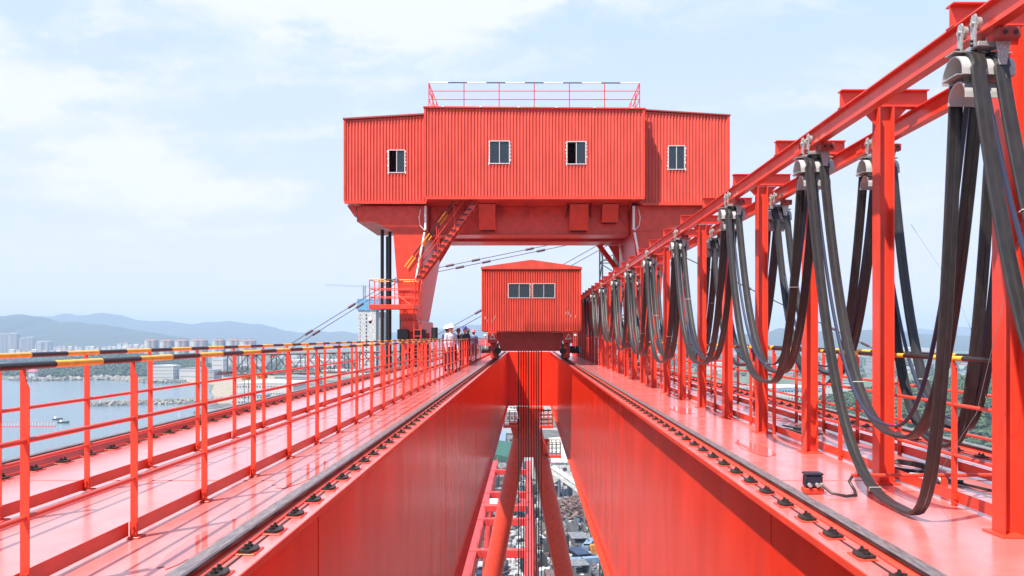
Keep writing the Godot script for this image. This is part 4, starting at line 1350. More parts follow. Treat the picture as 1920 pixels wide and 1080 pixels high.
func net(s: SurfaceTool, bones: Array, lo: Vector3, hi: Vector3, cell: float, k: float, paint: Callable) -> void:   # surface nets over a field of joined bones
	var n := Vector3i(((hi - lo) / cell).ceil()) + Vector3i.ONE
	var v := PackedFloat32Array()
	v.resize(n.x * n.y * n.z)
	for z in n.z:
		for y in n.y:
			for x in n.x:
				v[(z * n.y + y) * n.x + x] = field_value(bones, lo + Vector3(x, y, z) * cell, k)
	var at := {}
	var sx := 1
	var sy := n.x
	var sz := n.x * n.y
	for z in n.z - 1:
		for y in n.y - 1:
			for x in n.x - 1:
				var i := z * sz + y * sy + x
				var acc := Vector3.ZERO
				var c := 0
				for e in [[0, 0, 0, 0], [0, 1, 0, 0], [0, 0, 1, 0], [0, 1, 1, 0], [1, 0, 0, 0], [1, 1, 0, 0], [1, 0, 0, 1], [1, 1, 0, 1], [2, 0, 0, 0], [2, 1, 0, 0], [2, 0, 1, 0], [2, 1, 1, 0]]:
					var o := Vector3.ZERO
					var d := Vector3.ZERO
					if e[0] == 0:
						o = Vector3(0, e[1], e[2]); d = Vector3.RIGHT
					elif e[0] == 1:
						o = Vector3(e[1], 0, e[3]); d = Vector3.UP
					else:
						o = Vector3(e[1], e[2], 0); d = Vector3(0, 0, 1)
					var ia := i + int(o.x) * sx + int(o.y) * sy + int(o.z) * sz
					var ib := ia + int(d.x) * sx + int(d.y) * sy + int(d.z) * sz
					if (v[ia] < 0.0) != (v[ib] < 0.0):
						acc += o + d * (v[ia] / (v[ia] - v[ib]))
						c += 1
				if c > 0:
					at[i] = lo + (Vector3(x, y, z) + acc / c) * cell
	var nr := {}
	for i in at:
		var p: Vector3 = at[i]
		var g := Vector3(field_value(bones, p + Vector3(0.004, 0, 0), k), field_value(bones, p + Vector3(0, 0.004, 0), k), field_value(bones, p + Vector3(0, 0, 0.004), k)) - Vector3.ONE * field_value(bones, p, k)
		nr[i] = g.normalized()
	for i in at:
		for ax in 3:
			var st_: int = [sx, sy, sz][ax]
			var p: int = [sy, sz, sx][ax]
			var q: int = [sz, sx, sy][ax]
			if i + st_ < v.size() and (v[i] < 0.0) != (v[i + st_] < 0.0) and at.has(i - p) and at.has(i - q) and at.has(i - p - q):
				for f in [[i, i - p, i - p - q], [i, i - p - q, i - q]]:
					var a: Vector3 = at[f[0]]
					var b: Vector3 = at[f[1]]
					var c: Vector3 = at[f[2]]
					var order: Array = f
					if (b - a).cross(c - a).dot(nr[f[0]]) > 0.0:
						order = [f[0], f[2], f[1]]
					for j in order:
						s.set_color(paint.call(at[j]))
						s.set_normal(nr[j])
						s.add_vertex(at[j])

func person(label: String, pos: Vector3, turn: float, shirt: Color, trousers: Color, helmet: String, pose: int, tall: float, group := "people on the walkway") -> void:
	var t := thing("person", label, "person", pos, group, turn)
	t.scale = Vector3.ONE * tall
	var skin := Color(0.42, 0.23, 0.15)
	var e := [Vector3(0.25, 1.10, 0.03), Vector3(-0.25, 1.10, 0.03)]
	var w := [Vector3(0.25, 0.86, 0.10), Vector3(-0.25, 0.86, 0.10)]
	if pose == 1:   # forearms resting on a rail in front
		e = [Vector3(0.26, 1.14, 0.12), Vector3(-0.26, 1.14, 0.12)]
		w = [Vector3(0.19, 1.22, 0.36), Vector3(-0.17, 1.22, 0.36)]
	elif pose == 2:   # one arm raised, pointing
		e = [Vector3(0.30, 1.25, 0.16), Vector3(-0.26, 1.11, 0.0)]
		w = [Vector3(0.26, 1.38, 0.40), Vector3(-0.20, 0.95, 0.18)]
	var bones := [
		[Vector3(0, 0.98, -0.005), Vector3(0, 1.12, 0.0), 0.115, 0.12, Vector3(1.28, 1, 1)],
		[Vector3(0, 1.12, 0.0), Vector3(0, 1.33, -0.01), 0.125, 0.135, Vector3(1.32, 1, 0.95)],
		[Vector3(-0.15, 1.40, -0.02), Vector3(0.15, 1.40, -0.02), 0.068, 0.068],
		[Vector3(0, 1.40, -0.01), Vector3(0, 1.53, 0.015), 0.062, 0.054],
	]
	for k in 2:
		var sd: float = 1.0 if k == 0 else -1.0
		bones.append([Vector3(0.19 * sd, 1.385, -0.02), e[k], 0.062, 0.048])
		bones.append([e[k], w[k], 0.047, 0.034])
		bones.append([Vector3(0.095 * sd, 0.93, 0), Vector3(0.105 * sd, 0.50, 0.02), 0.092, 0.066])
		bones.append([Vector3(0.105 * sd, 0.50, 0.02), Vector3(0.11 * sd, 0.09, -0.02), 0.064, 0.046])
		bones.append([Vector3(0.11 * sd, 0.045, -0.05), Vector3(0.125 * sd, 0.035, 0.15), 0.046, 0.038])
	var s := begin()
	var neck := 1.455
	var paint := func(p: Vector3) -> Color:
		if p.y < 0.085: return Color(0.02, 0.018, 0.016)
		for k in 2:
			if p.distance_to(w[k]) < 0.06: return skin
		if p.y < 0.96 and absf(p.x) < 0.215: return trousers
		if p.y > neck and absf(p.x) < 0.075: return skin
		return shirt
	net(s, bones, Vector3(-0.42, -0.03, -0.24), Vector3(0.42, 1.60, 0.50), 0.026, 0.04, paint)
	# head with nose, chin and ears
	var head := [
		[Vector3(0, 1.615, 0.02), Vector3(0, 1.66, 0.01), 0.078, 0.092, Vector3(0.92, 1.12, 1.08)],
		[Vector3(0, 1.535, 0.065), Vector3(0, 1.56, 0.05), 0.038, 0.05],
		[Vector3(0, 1.635, 0.105), Vector3(0, 1.597, 0.125), 0.010, 0.017],
		[Vector3(0.083, 1.605, 0.0), Vector3(0.086, 1.645, -0.005), 0.014, 0.018],
		[Vector3(-0.083, 1.605, 0.0), Vector3(-0.086, 1.645, -0.005), 0.014, 0.018],
		[Vector3(0, 1.50, 0.012), Vector3(0, 1.56, 0.012), 0.052, 0.055],
	]
	var face := func(p: Vector3) -> Color:
		if p.z > 0.085 and absf(p.y - 1.642) < 0.012 and absf(absf(p.x) - 0.034) < 0.015: return Color(0.03, 0.02, 0.02)
		if p.z > 0.08 and absf(p.y - 1.562) < 0.007 and absf(p.x) < 0.026: return Color(0.25, 0.08, 0.07)
		if p.z < -0.01 and p.y > 1.57 or p.y > 1.70: return Color(0.02, 0.016, 0.014)
		return skin
	net(s, head, Vector3(-0.12, 1.49, -0.12), Vector3(0.12, 1.79, 0.16), 0.010, 0.02, face)
	# hands: a palm, four unequal fingers and a thumb
	for k in 2:
		var fwd: Vector3 = (w[k] - e[k]).normalized()
		var sd: float = 1.0 if k == 0 else -1.0
		var across := fwd.cross(Vector3(sd, 0, 0)).normalized()
		if across == Vector3.ZERO:
			across = Vector3(0, 0, 1)
		var inward := fwd.cross(across).normalized()
		if inward.x * sd > 0.0:
			inward = -inward
		var hb := [[w[k], w[k] + fwd * 0.075, 0.028, 0.030]]
		for f in 4:
			var off: Vector3 = across * (f - 1.5) * 0.021
			var l: float = [0.066, 0.078, 0.073, 0.056][f]
			var b0: Vector3 = w[k] + fwd * 0.085 + off
			var b1: Vector3 = b0 + fwd * l * 0.5 + inward * 0.008
			hb.append([b0, b1, 0.0095, 0.009])
			hb.append([b1, b1 + (fwd * 0.7 + inward * 0.7).normalized() * l * 0.5, 0.009, 0.0075])
		var tb: Vector3 = w[k] + fwd * 0.03 - across * 0.024
		hb.append([tb, tb + (fwd * 0.6 - across * 0.7 + inward * 0.3).normalized() * 0.05, 0.012, 0.010])
		var c: Vector3 = w[k] + fwd * 0.08
		net(s, hb, c - Vector3.ONE * 0.125, c + Vector3.ONE * 0.125, 0.0085, 0.012, func(_p: Vector3) -> Color: return skin)
	obj("body", s, M.cloth, t)
	s = begin()
	lathe(s, Transform3D(Basis(Vector3(1, 0, 0), Vector3.UP, Vector3(0, 0, 1.14)), Vector3(0, 1.685, 0.005)), [Vector2(0, 0.135), Vector2(0.05, 0.125), Vector2(0.09, 0.09), Vector2(0.112, 0.035), Vector2(0.118, 0.0), Vector2(0.135, -0.008), Vector2(0.135, -0.014), Vector2(0.108, -0.010)], 20, true)
	extr(s, PackedVector2Array([Vector2(-0.085, 0.10), Vector2(0.085, 0.10), Vector2(0.055, 0.185), Vector2(-0.055, 0.185)]), Transform3D(Basis(Vector3.RIGHT, Vector3.BACK, Vector3.DOWN), Vector3(0, 1.682, 0)), 0.008)
	obj("helmet", s, M[helmet], t)

func people() -> void:
	var dark := Color(0.02, 0.022, 0.028)
	person("person in pale shirt and white helmet, nearest on the walkway", Vector3(-3.02, 0.003, -31.5), 0.6, Color(0.40, 0.41, 0.50), Color(0.05, 0.05, 0.07), "helmet_white", 0, 1.05)
	person("person in dark navy jacket and white helmet behind the pale shirt", Vector3(-3.26, 0.003, -32.4), 2.4, Color(0.03, 0.04, 0.09), dark, "helmet_white", 2, 1.03)
	person("person in black jacket and dark red helmet", Vector3(-3.45, 0.003, -40.0), 0.3, dark, dark, "helmet_red", 0, 1.0)
	person("person in black jacket and blue helmet", Vector3(-3.02, 0.003, -38.6), -0.4, dark, Color(0.04, 0.05, 0.08), "helmet_blue", 0, 1.05)
	person("person in pale jacket and white helmet beside the blue helmet", Vector3(-3.32, 0.003, -44.5), 1.2, Color(0.55, 0.55, 0.56), Color(0.10, 0.10, 0.12), "helmet_white", 1, 1.03)
	person("person in blue jacket and pinkish red helmet, farthest on the walkway", Vector3(-3.20, 0.003, -47.5), 2.9, Color(0.05, 0.10, 0.24), Color(0.05, 0.06, 0.10), "helmet_pink", 0, 0.99)


# ---------------------------------------------------------------- cranes in the distance
func lattice(parent: Node, called: String, a: Vector3, b: Vector3, w: float, h: float, bays: int, chord: float, brace: float, m: Material, tri_section := false) -> void:   # chords and braces between a and b
	var bs := aim(b - a)
	var off := [bs.x * w / 2 - bs.y * h / 2, -bs.x * w / 2 - bs.y * h / 2, -bs.x * w / 2 + bs.y * h / 2, bs.x * w / 2 + bs.y * h / 2]
	if tri_section:
		off = [bs.x * w / 2 - bs.y * h / 2, -bs.x * w / 2 - bs.y * h / 2, bs.y * h / 2]
	for o in off:
		var s := begin()
		tube(s, [a + o, b + o], chord, 6)
		obj(called + "_chord", s, m, parent)
	var n := off.size()
	for i in bays:
		var p := a.lerp(b, float(i) / bays)
		var q := a.lerp(b, float(i + 1) / bays)
		var s := begin()
		for k in n:
			var o0: Vector3 = off[k]
			var o1: Vector3 = off[(k + 1) % n]
			if i % 2:
				tube(s, [p + o0, q + o1], brace, 5)
			else:
				tube(s, [p + o1, q + o0], brace, 5)
			tube(s, [p + o0, p + o1], brace, 5)
		obj(called + "_bracing", s, m, parent)

func background_cranes() -> void:
	# jib crane behind the machine house: mast, boom to the left, stays
	var t := thing("jib_crane", "dark lattice jib crane behind the red trolley, boom reaching towards the bay", "crane")
	var d := 150.0
	var apex := spot(1180, 432, d)
	var foot := spot(1155, 660, d)
	lattice(t, "mast", Vector3(foot.x, YARD, -d), spot(1155, 455, d), 5.6, 5.6, 26, 0.16, 0.09, M.steel_dark)
	var s := begin()
	cyl(s, spot(1157, 640, d), spot(1157, 458, d), 0.75, 12)
	obj("mast_column", s, M.steel_dark, t)
	var tip := spot(432, 684, d)
	var root := spot(1140, 668, d)
	lattice(t, "boom", tip, root, 3.0, 3.6, 26, 0.17, 0.085, M.crane_purple)
	s = begin()
	loft(s, [tip + Vector3(-2.6, -1.9, 1.4), tip + Vector3(0.5, -1.9, 1.4), tip + Vector3(0.5, -1.9, -1.4), tip + Vector3(-2.6, -1.9, -1.4)], [tip + Vector3(-1.6, -1.2, 1.4), tip + Vector3(0.5, -1.2, 1.4), tip + Vector3(0.5, -1.2, -1.4), tip + Vector3(-1.6, -1.2, -1.4)])
	obj("boom_head", s, M.crane_purple, t)
	for q in [[462, 708], [492, 706]]:
		s = begin()
		cbox(s, spot(q[0], q[1], d), Vector3(1.5, 0.7, 1.6), 0.1)
		obj("hook_trolley", s, M.orange, t)
	for q in [[458, 712], [466, 712]]:
		s = begin()
		tube(s, [spot(q[0], q[1], d), spot(q[0], 800, d)], 0.06, 5)
		obj("hook_rope", s, M.steel_dark, t)
	s = begin()
	bar(s, tip + Vector3(7.4, 1.4, 0), tip + Vector3(10.0, 2.7, 0), 0.35, 0.35)
	obj("boom_strut", s, M.far_red, t)
	var knot := spot(752, 520, d)
	var ends := [[spot(515, 668, d), knot, [[588, 627], [668, 575]]], [knot, apex, [[853, 500], [902, 489], [1003, 466]]], [spot(820, 633, d), apex, [[905, 582]]], [apex, spot(1700, 684, d), [[1413, 545], [1575, 621], [1636, 653]]]]
	for e in ends:
		for sd in [-1.0, 1.0]:
			var o := Vector3(0.35 * sd, -0.4 * sd, 1.0 * sd)
			s = begin()
			tube(s, [e[0] + o, e[1] + o], 0.075, 6)
			var st := obj("stay", s, M.crane_purple, t)
			for q in e[2]:
				var c := spot(q[0], q[1], d)
				var u: Vector3 = (e[1] - e[0]).normalized()
				var f: float = (c - e[0]).dot(u)
				var p: Vector3 = e[0] + u * (f + sd * 0.7) + o
				s = begin()
				cyl(s, p - u * 0.8, p + u * 0.8, 0.24, 8)
				obj("stay_socket", s, M.crane_purple, st)
	s = begin()
	loft(s, [apex + Vector3(-2, -6, 2), apex + Vector3(2, -6, 2), apex + Vector3(2, -6, -2), apex + Vector3(-2, -6, -2)], [apex + Vector3(-0.6, 0.8, 0.6), apex + Vector3(0.6, 0.8, 0.6), apex + Vector3(0.6, 0.8, -0.6), apex + Vector3(-0.6, 0.8, -0.6)])
	obj("mast_head", s, M.crane_purple, t)
	# lower red gantry crane beyond the leg, seen from above
	t = thing("lower_gantry_crane", "smaller red gantry crane in the yard below, seen from above between the girders", "crane")
	var y := -27.0
	for q in [[-8.6, -6.7], [-0.3, 0.75]]:
		s = begin()
		cbox(s, Vector3((q[0] + q[1]) / 2, y - 1.2, -132.0), Vector3(q[1] - q[0], 2.4, 100.0), 0.05)
		obj("girder", s, M.far_red, t)
		for k in 2:
			pipe_part("walkway_rail", t, [Vector3(q[k], y + 1.1, -84), Vector3(q[k], y + 1.1, -180)], 0.05, M.far_red)
			for i in 14:
				pipe_part("walkway_post", t, [Vector3(q[k], y, -86.0 - i * 7.0), Vector3(q[k], y + 1.1, -86.0 - i * 7.0)], 0.045, M.far_red)
	for z in [-106.0, -124.0, -137.0, -145.0, -169.0]:
		s = begin()
		cbox(s, Vector3(-3.7, y - 0.4, z), Vector3(8.4, 1.1, 0.9), 0.05)
		obj("cross_tie", s, M.far_red, t)
	for q in [[-3.6, -130.0]]:
		s = begin()
		cbox(s, Vector3(q[0], y + 0.9, q[1]), Vector3(6.6, 1.0, 5.6), 0.05)
		obj("trolley_deck", s, M.far_red, t)
		s = begin()
		cbox(s, Vector3(q[0] + 1.0, y + 1.9, q[1]), Vector3(2.2, 1.0, 2.6), 0.1)
		obj("winch", s, M.steel_grey, t)
		s = begin()
		cbox(s, Vector3(q[0] - 1.8, y + 1.7, q[1] + 1.0), Vector3(1.3, 0.7, 1.3), 0.1)
		obj("winch_motor", s, M.white_paint, t)
	for x in [-7.6, 0.35]:
		for z in [-92.0, -172.0]:
			for f in [-1.0, 1.0]:
				s = begin()
				tube(s, [Vector3(x, y - 2.4, z + f), Vector3(x + signf(x + 3.0) * 3.0, YARD, z + f * 7.0)], 0.7, 12)
				obj("leg", s, M.far_red, t)
	# hammerhead crane on the unfinished tower
	t = thing("tower_crane", "thin pale tower crane standing over the blue-capped tower", "crane")
	var base := spot(683, 600, 720)
	lattice(t, "mast", Vector3(base.x, -40, base.z), spot(683, 535, 720), 1.8, 1.8, 24, 0.18, 0.09, M.steel_grey)
	lattice(t, "jib", spot(610, 534, 720), spot(712, 538, 720), 1.2, 1.3, 20, 0.08, 0.04, M.wall_mauve, true)


# ---------------------------------------------------------------- buildings
func shed(called: String, label: String, category: String, c: Vector3, size: Vector3, wall: Material, roof: Material, group := "", turn := 0.0, gable := 0.14, rows := 1, ribs := 0) -> Node3D:   # gabled hall with window rows
	var t := thing(called, label, category, c, group, turn)
	var s := begin()
	box(s, Vector3(0, size.y / 2, 0), size)
	obj("wall", s, wall, t)
	s = begin()
	var hw := size.x / 2 + 0.4
	extr(s, PackedVector2Array([Vector2(-hw, 0.02), Vector2(hw, 0.02), Vector2(hw, 0.4), Vector2(0, 0.4 + size.x * gable), Vector2(-hw, 0.4)]), Transform3D(Basis(), Vector3(0, size.y, size.z / 2 + 0.4)), -size.z - 0.8)
	var r := obj("roof", s, roof, t)
	for i in ribs:
		s = begin()
		var z := size.z * ((i + 0.5) / ribs - 0.5)
		for sd in [-1.0, 1.0]:
			bar(s, Vector3(sd * hw, size.y + 0.42, z), Vector3(0, size.y + 0.42 + size.x * gable, z), 0.5, 0.25)
		obj("roof_rib", s, roof, r)
	windows_on(t, size, rows)
	return t

func windows_on(t: Node3D, size: Vector3, rows: int) -> void:   # windows too small in the picture to pick apart, one part for each storey
	for i in rows:
		var s := begin()
		var y := size.y * (i + 0.55) / rows
		var hh := minf(1.6, size.y / rows * 0.5)
		var step := maxf(3.4, maxf(size.x, size.z) / 22.0)
		var n := int(size.x / step)
		for k in n:
			box(s, Vector3((k + 0.5 - n / 2.0) * step, y, size.z / 2), Vector3(step * 0.55, hh, 0.16))
		n = int(size.z / step)
		for k in n:
			for sd in [-1.0, 1.0]:
				box(s, Vector3(sd * size.x / 2, y, (k + 0.5 - n / 2.0) * step), Vector3(0.16, hh, step * 0.55))
		var o := obj("window_row", s, M.window_dark, t)
		o.set_meta("kind", "stuff")

func tower_block(called: String, label: String, category: String, c: Vector3, size: Vector3, wall: Material, side: Material, roof: Material, group := "", rows := 16, turn := 0.0) -> Node3D:
	var t := thing(called, label, category, c, group, turn)
	var s := begin()
	box(s, Vector3(0, size.y / 2, 0), size)
	obj("wall", s, side, t)
	s = begin()
	box(s, Vector3(-size.x * 0.36, size.y / 2 + 0.5, 0.3), Vector3(size.x * 0.28, size.y + 1.0, size.z))
	obj("end_wall", s, wall, t)
	s = begin()
	loft(s, [Vector3(-size.x * 0.52, size.y, size.z * 0.55), Vector3(size.x * 0.52, size.y, size.z * 0.55), Vector3(size.x * 0.52, size.y, -size.z * 0.55), Vector3(-size.x * 0.52, size.y, -size.z * 0.55)], [Vector3(-size.x * 0.4, size.y + 3.2, size.z * 0.2), Vector3(size.x * 0.4, size.y + 3.2, size.z * 0.2), Vector3(size.x * 0.4, size.y + 3.2, -size.z * 0.2), Vector3(-size.x * 0.4, size.y + 3.2, -size.z * 0.2)])
	obj("roof", s, roof, t)
	for x in [-0.15, 0.22]:
		s = begin()
		box(s, Vector3(size.x * x, size.y + 2.8, 0), Vector3(size.x * 0.12, 4.6, size.z * 0.4))
		obj("stair_head", s, side, t)
	for k in 4:   # balcony columns
		s = begin()
		for i in rows:
			box(s, Vector3(size.x * (-0.14 + k * 0.18), size.y * (i + 0.5) / rows, size.z / 2 + 0.35), Vector3(size.x * 0.09, size.y / rows * 0.45, 0.7))
		var o := obj("window_column", s, M.window_dark if k % 2 else wall, t)
		o.set_meta("kind", "stuff")
	return t

func yard() -> void:
	# what the gap between the girders looks down on
	var q := on_ground(965, 778)
	shed("workshop", "white roofed workshop hall farthest down the gap, on the bay side", "workshop", Vector3(-26, YARD, -790), Vector3(52, 12, 60), M.wall_white, M.roof_white, "", 0.0, 0.1, 1, 6)
	shed("workshop", "white roofed workshop hall farthest down the gap, on the landward side", "workshop", Vector3(34, YARD, -770), Vector3(60, 12, 70), M.wall_white, M.roof_white, "", 0.0, 0.1, 1, 6)
	shed("workshop", "long pale hall with ribbed white roof, left of the leg", "workshop", Vector3(-42, YARD, -690), Vector3(70, 10, 26), M.wall_grey, M.roof_white, "", 0.0, 0.05, 1, 5)
	shed("workshop", "low workshop with a dull blue roof, between leg and girder", "workshop", Vector3(-26, YARD, -508), Vector3(40, 9, 24), M.wall_white, M.roof_blue, "", PI / 2, 0.12, 1, 6)
	shed("workshop", "workshop hall with a dark green roof beside the blue one", "workshop", Vector3(-24, YARD, -446), Vector3(44, 10, 56), M.wall_grey, M.roof_green, "", 0.0, 0.1, 1, 8)
	shed("workshop", "pale grey blue hall behind the blue roofed workshop", "workshop", Vector3(-28, YARD, -556), Vector3(44, 10, 40), M.wall_grey, M.roof_grey, "", PI / 2, 0.1, 1, 6)
	shed("workshop", "cream roofed hall right of the leg", "workshop", Vector3(26, YARD, -470), Vector3(40, 11, 52), M.wall_cream, M.wall_cream, "", 0.0, 0.04, 1, 4)
	shed("workshop", "broad white hall below the cream roof", "workshop", Vector3(30, YARD, -408), Vector3(36, 14, 44), M.wall_white, M.roof_white, "", 0.0, 0.03, 2, 5)
	var s := begin()
	for i in 620:   # scrap heap
		var a := rng.randf() * TAU
		var r := sqrt(rng.randf())
		var p := Vector3(24 + cos(a) * r * 14, YARD + (1.0 - r) * 7.0, -345 + sin(a) * r * 22)
		var w := rng.randf_range(0.3, 1.6)
		box(s, p, Vector3(w * rng.randf_range(0.3, 3.0), w * 0.4, w), Basis.from_euler(Vector3(rng.randf() * 3, rng.randf() * 6, rng.randf())))
	struct("scrap_heap", s, M.block_brown, "brown heap of scrap steel right of the leg", "stuff")
	# roofed conveyor, slanting
	var t := thing("conveyor", "pale slanting conveyor gallery crossing the yard right of the leg", "conveyor")
	s = begin()
	bar(s, Vector3(10, YARD + 22, -318), Vector3(34, YARD + 8, -300), 2.6, 2.2)
	obj("gallery", s, M.wall_white, t)
	s = begin()
	bar(s, Vector3(10, YARD + 23.3, -318), Vector3(34, YARD + 9.3, -300), 3.2, 0.3)
	obj("roof", s, M.roof_white, t)
	for f in [0.1, 0.5, 0.9]:
		var p := Vector3(10, YARD + 22, -318).lerp(Vector3(34, YARD + 8, -300), f)
		for sd in [-1.0, 1.0]:
			pipe_part("trestle_leg", t, [p + Vector3(0, -1, sd), Vector3(p.x, YARD, p.z + sd * 2.5)], 0.2, M.steel_grey)
	# hull blocks, plates and containers laid out in the yard
	var kinds := [["steel_grey", "grey"], ["steel_dark", "dark grey"], ["block_brown", "rusty brown"], ["wall_grey", "pale grey"], ["navy", "navy blue"]]
	var n := 0
	for row in 9:
		for col in 7:
			var x := -24.0 + col * 8.4 + rng.randf_range(-2, 2)
			var z := -232.0 - row * 20.5 + rng.randf_range(-5, 5)
			if z < -395 or rng.randf() < 0.12 or (x > 10 and z < -318 and z > -372):
				continue
			var k = kinds[rng.randi() % 5]
			hull_block("%s hull block in the yard, %s from the bay in the %s row" % [k[1], ORD[col], ORD[row]], Vector3(x, YARD, z), Vector3(rng.randf_range(4, 7.4), rng.randf_range(2, 6.5), rng.randf_range(6, 14)), M[k[0]], rng.randf_range(-0.35, 0.35))
			n += 1
	for i in 5:
		container(["dull blue container at the bottom of the gap, nearest the girder", "second dull blue container, beside a hull block", "white container in the yard under the leg", "orange container at the foot of the right girder", "navy container left of the red tube leg"][i], [Vector3(18.5, YARD, -262), Vector3(21.5, YARD, -282), Vector3(7.5, YARD, -252), Vector3(25.6, YARD, -278), Vector3(-14, YARD, -250)][i], [M.roof_blue, M.roof_blue, M.white_paint, M.orange, M.navy][i], [0.2, 1.3, 0.7, 0.0, 1.5][i])
	# small stuff lying about: plates, pipes, timber
	for k in 4:
		s = begin()
		for i in 420:
			var w := rng.randf_range(0.3, 1.3)
			var l := w * rng.randf_range(1.0, 5.0)
			var hh := rng.randf_range(0.15, 1.6)
			box(s, Vector3(rng.randf_range(-32, 36), YARD + hh / 2, -rng.randf_range(228, 420)), Vector3(w, hh, l), Basis(Vector3.UP, [0.0, PI / 2, 0.3, rng.randf() * 6.0][i % 4]))
		struct("yard_litter", s, M[["steel_dark", "wall_white", "steel_grey", "block_brown"][k]], ["dark", "white", "grey", "brown"][k] + " plates, pipes and timber lying about the yard", "stuff")
	# road strips of paler concrete
	for r in [[-7.0, 4.0, 235.0, 690.0], [-60.0, 60.0, 372.0, 380.0], [-60.0, 60.0, 640.0, 652.0]]:
		s = begin()
		quad(s, Vector3(r[0], YARD + 0.08, -r[2]), Vector3(r[1], YARD + 0.08, -r[2]), Vector3(r[1], YARD + 0.08, -r[3]), Vector3(r[0], YARD + 0.08, -r[3]), Vector3.UP)
		struct("yard_road", s, M.wall_grey, "pale concrete road through the yard")

func hull_block(label: String, pos: Vector3, size: Vector3, m: Material, turn: float) -> void:
	var t := thing("hull_block", label, "hull block", pos, "hull blocks in the yard", turn)
	var s := begin()
	box(s, Vector3(0, 0.6, 0), Vector3(size.x, 0.12, size.z))
	obj("bottom_plate", s, m, t)
	var nb := int(size.z / 2.2)
	for i in nb + 1:   # frames
		var z := size.z * (float(i) / nb - 0.5)
		s = begin()
		extr(s, PackedVector2Array([Vector2(-size.x / 2, 0.66), Vector2(size.x / 2, 0.66), Vector2(size.x / 2, size.y), Vector2(size.x / 2 - 0.7, size.y), Vector2(size.x / 2 - 0.9, 1.5), Vector2(-size.x / 2 + 0.9, 1.5), Vector2(-size.x / 2 + 0.7, size.y), Vector2(-size.x / 2, size.y)]), Transform3D(Basis(), Vector3(0, 0, z)), 0.15)
		obj("frame", s, m, t)
	s = begin()
	box(s, Vector3(size.x / 2 + 0.06, size.y / 2 + 0.3, 0), Vector3(0.1, size.y - 0.6, size.z))
	obj("side_plate", s, m, t)
	if int(size.x * 10) % 2 == 0:
		s = begin()
		box(s, Vector3(0, size.y + 0.06, 0.0), Vector3(size.x, 0.1, size.z * 0.7))
		obj("deck_plate", s, m, t)

func container(label: String, pos: Vector3, m: Material, turn: float) -> void:
	var t := thing("container", label, "container", pos, "containers in the yard", turn)
	for f in 2:
		corrugated("side_wall", t, Transform3D(Basis(Vector3.UP, PI * f) , Vector3(-6.05 if f == 0 else 6.05, 0.15, 1.2 if f == 0 else -1.2)), 12.1, 2.5, 2.5, 0.6, 0.08, [], m)
	var s := begin()
	box(s, Vector3(0, 2.68, 0), Vector3(12.2, 0.08, 2.5))
	obj("roof", s, m, t)
	s = begin()
	box(s, Vector3(0, 0.1, 0), Vector3(12.2, 0.1, 2.5))
	obj("floor", s, m, t)
	for x in [-6.08, 6.08]:
		s = begin()
		box(s, Vector3(x, 1.38, 0), Vector3(0.06, 2.48, 2.4))
		obj("end_wall", s, m, t)

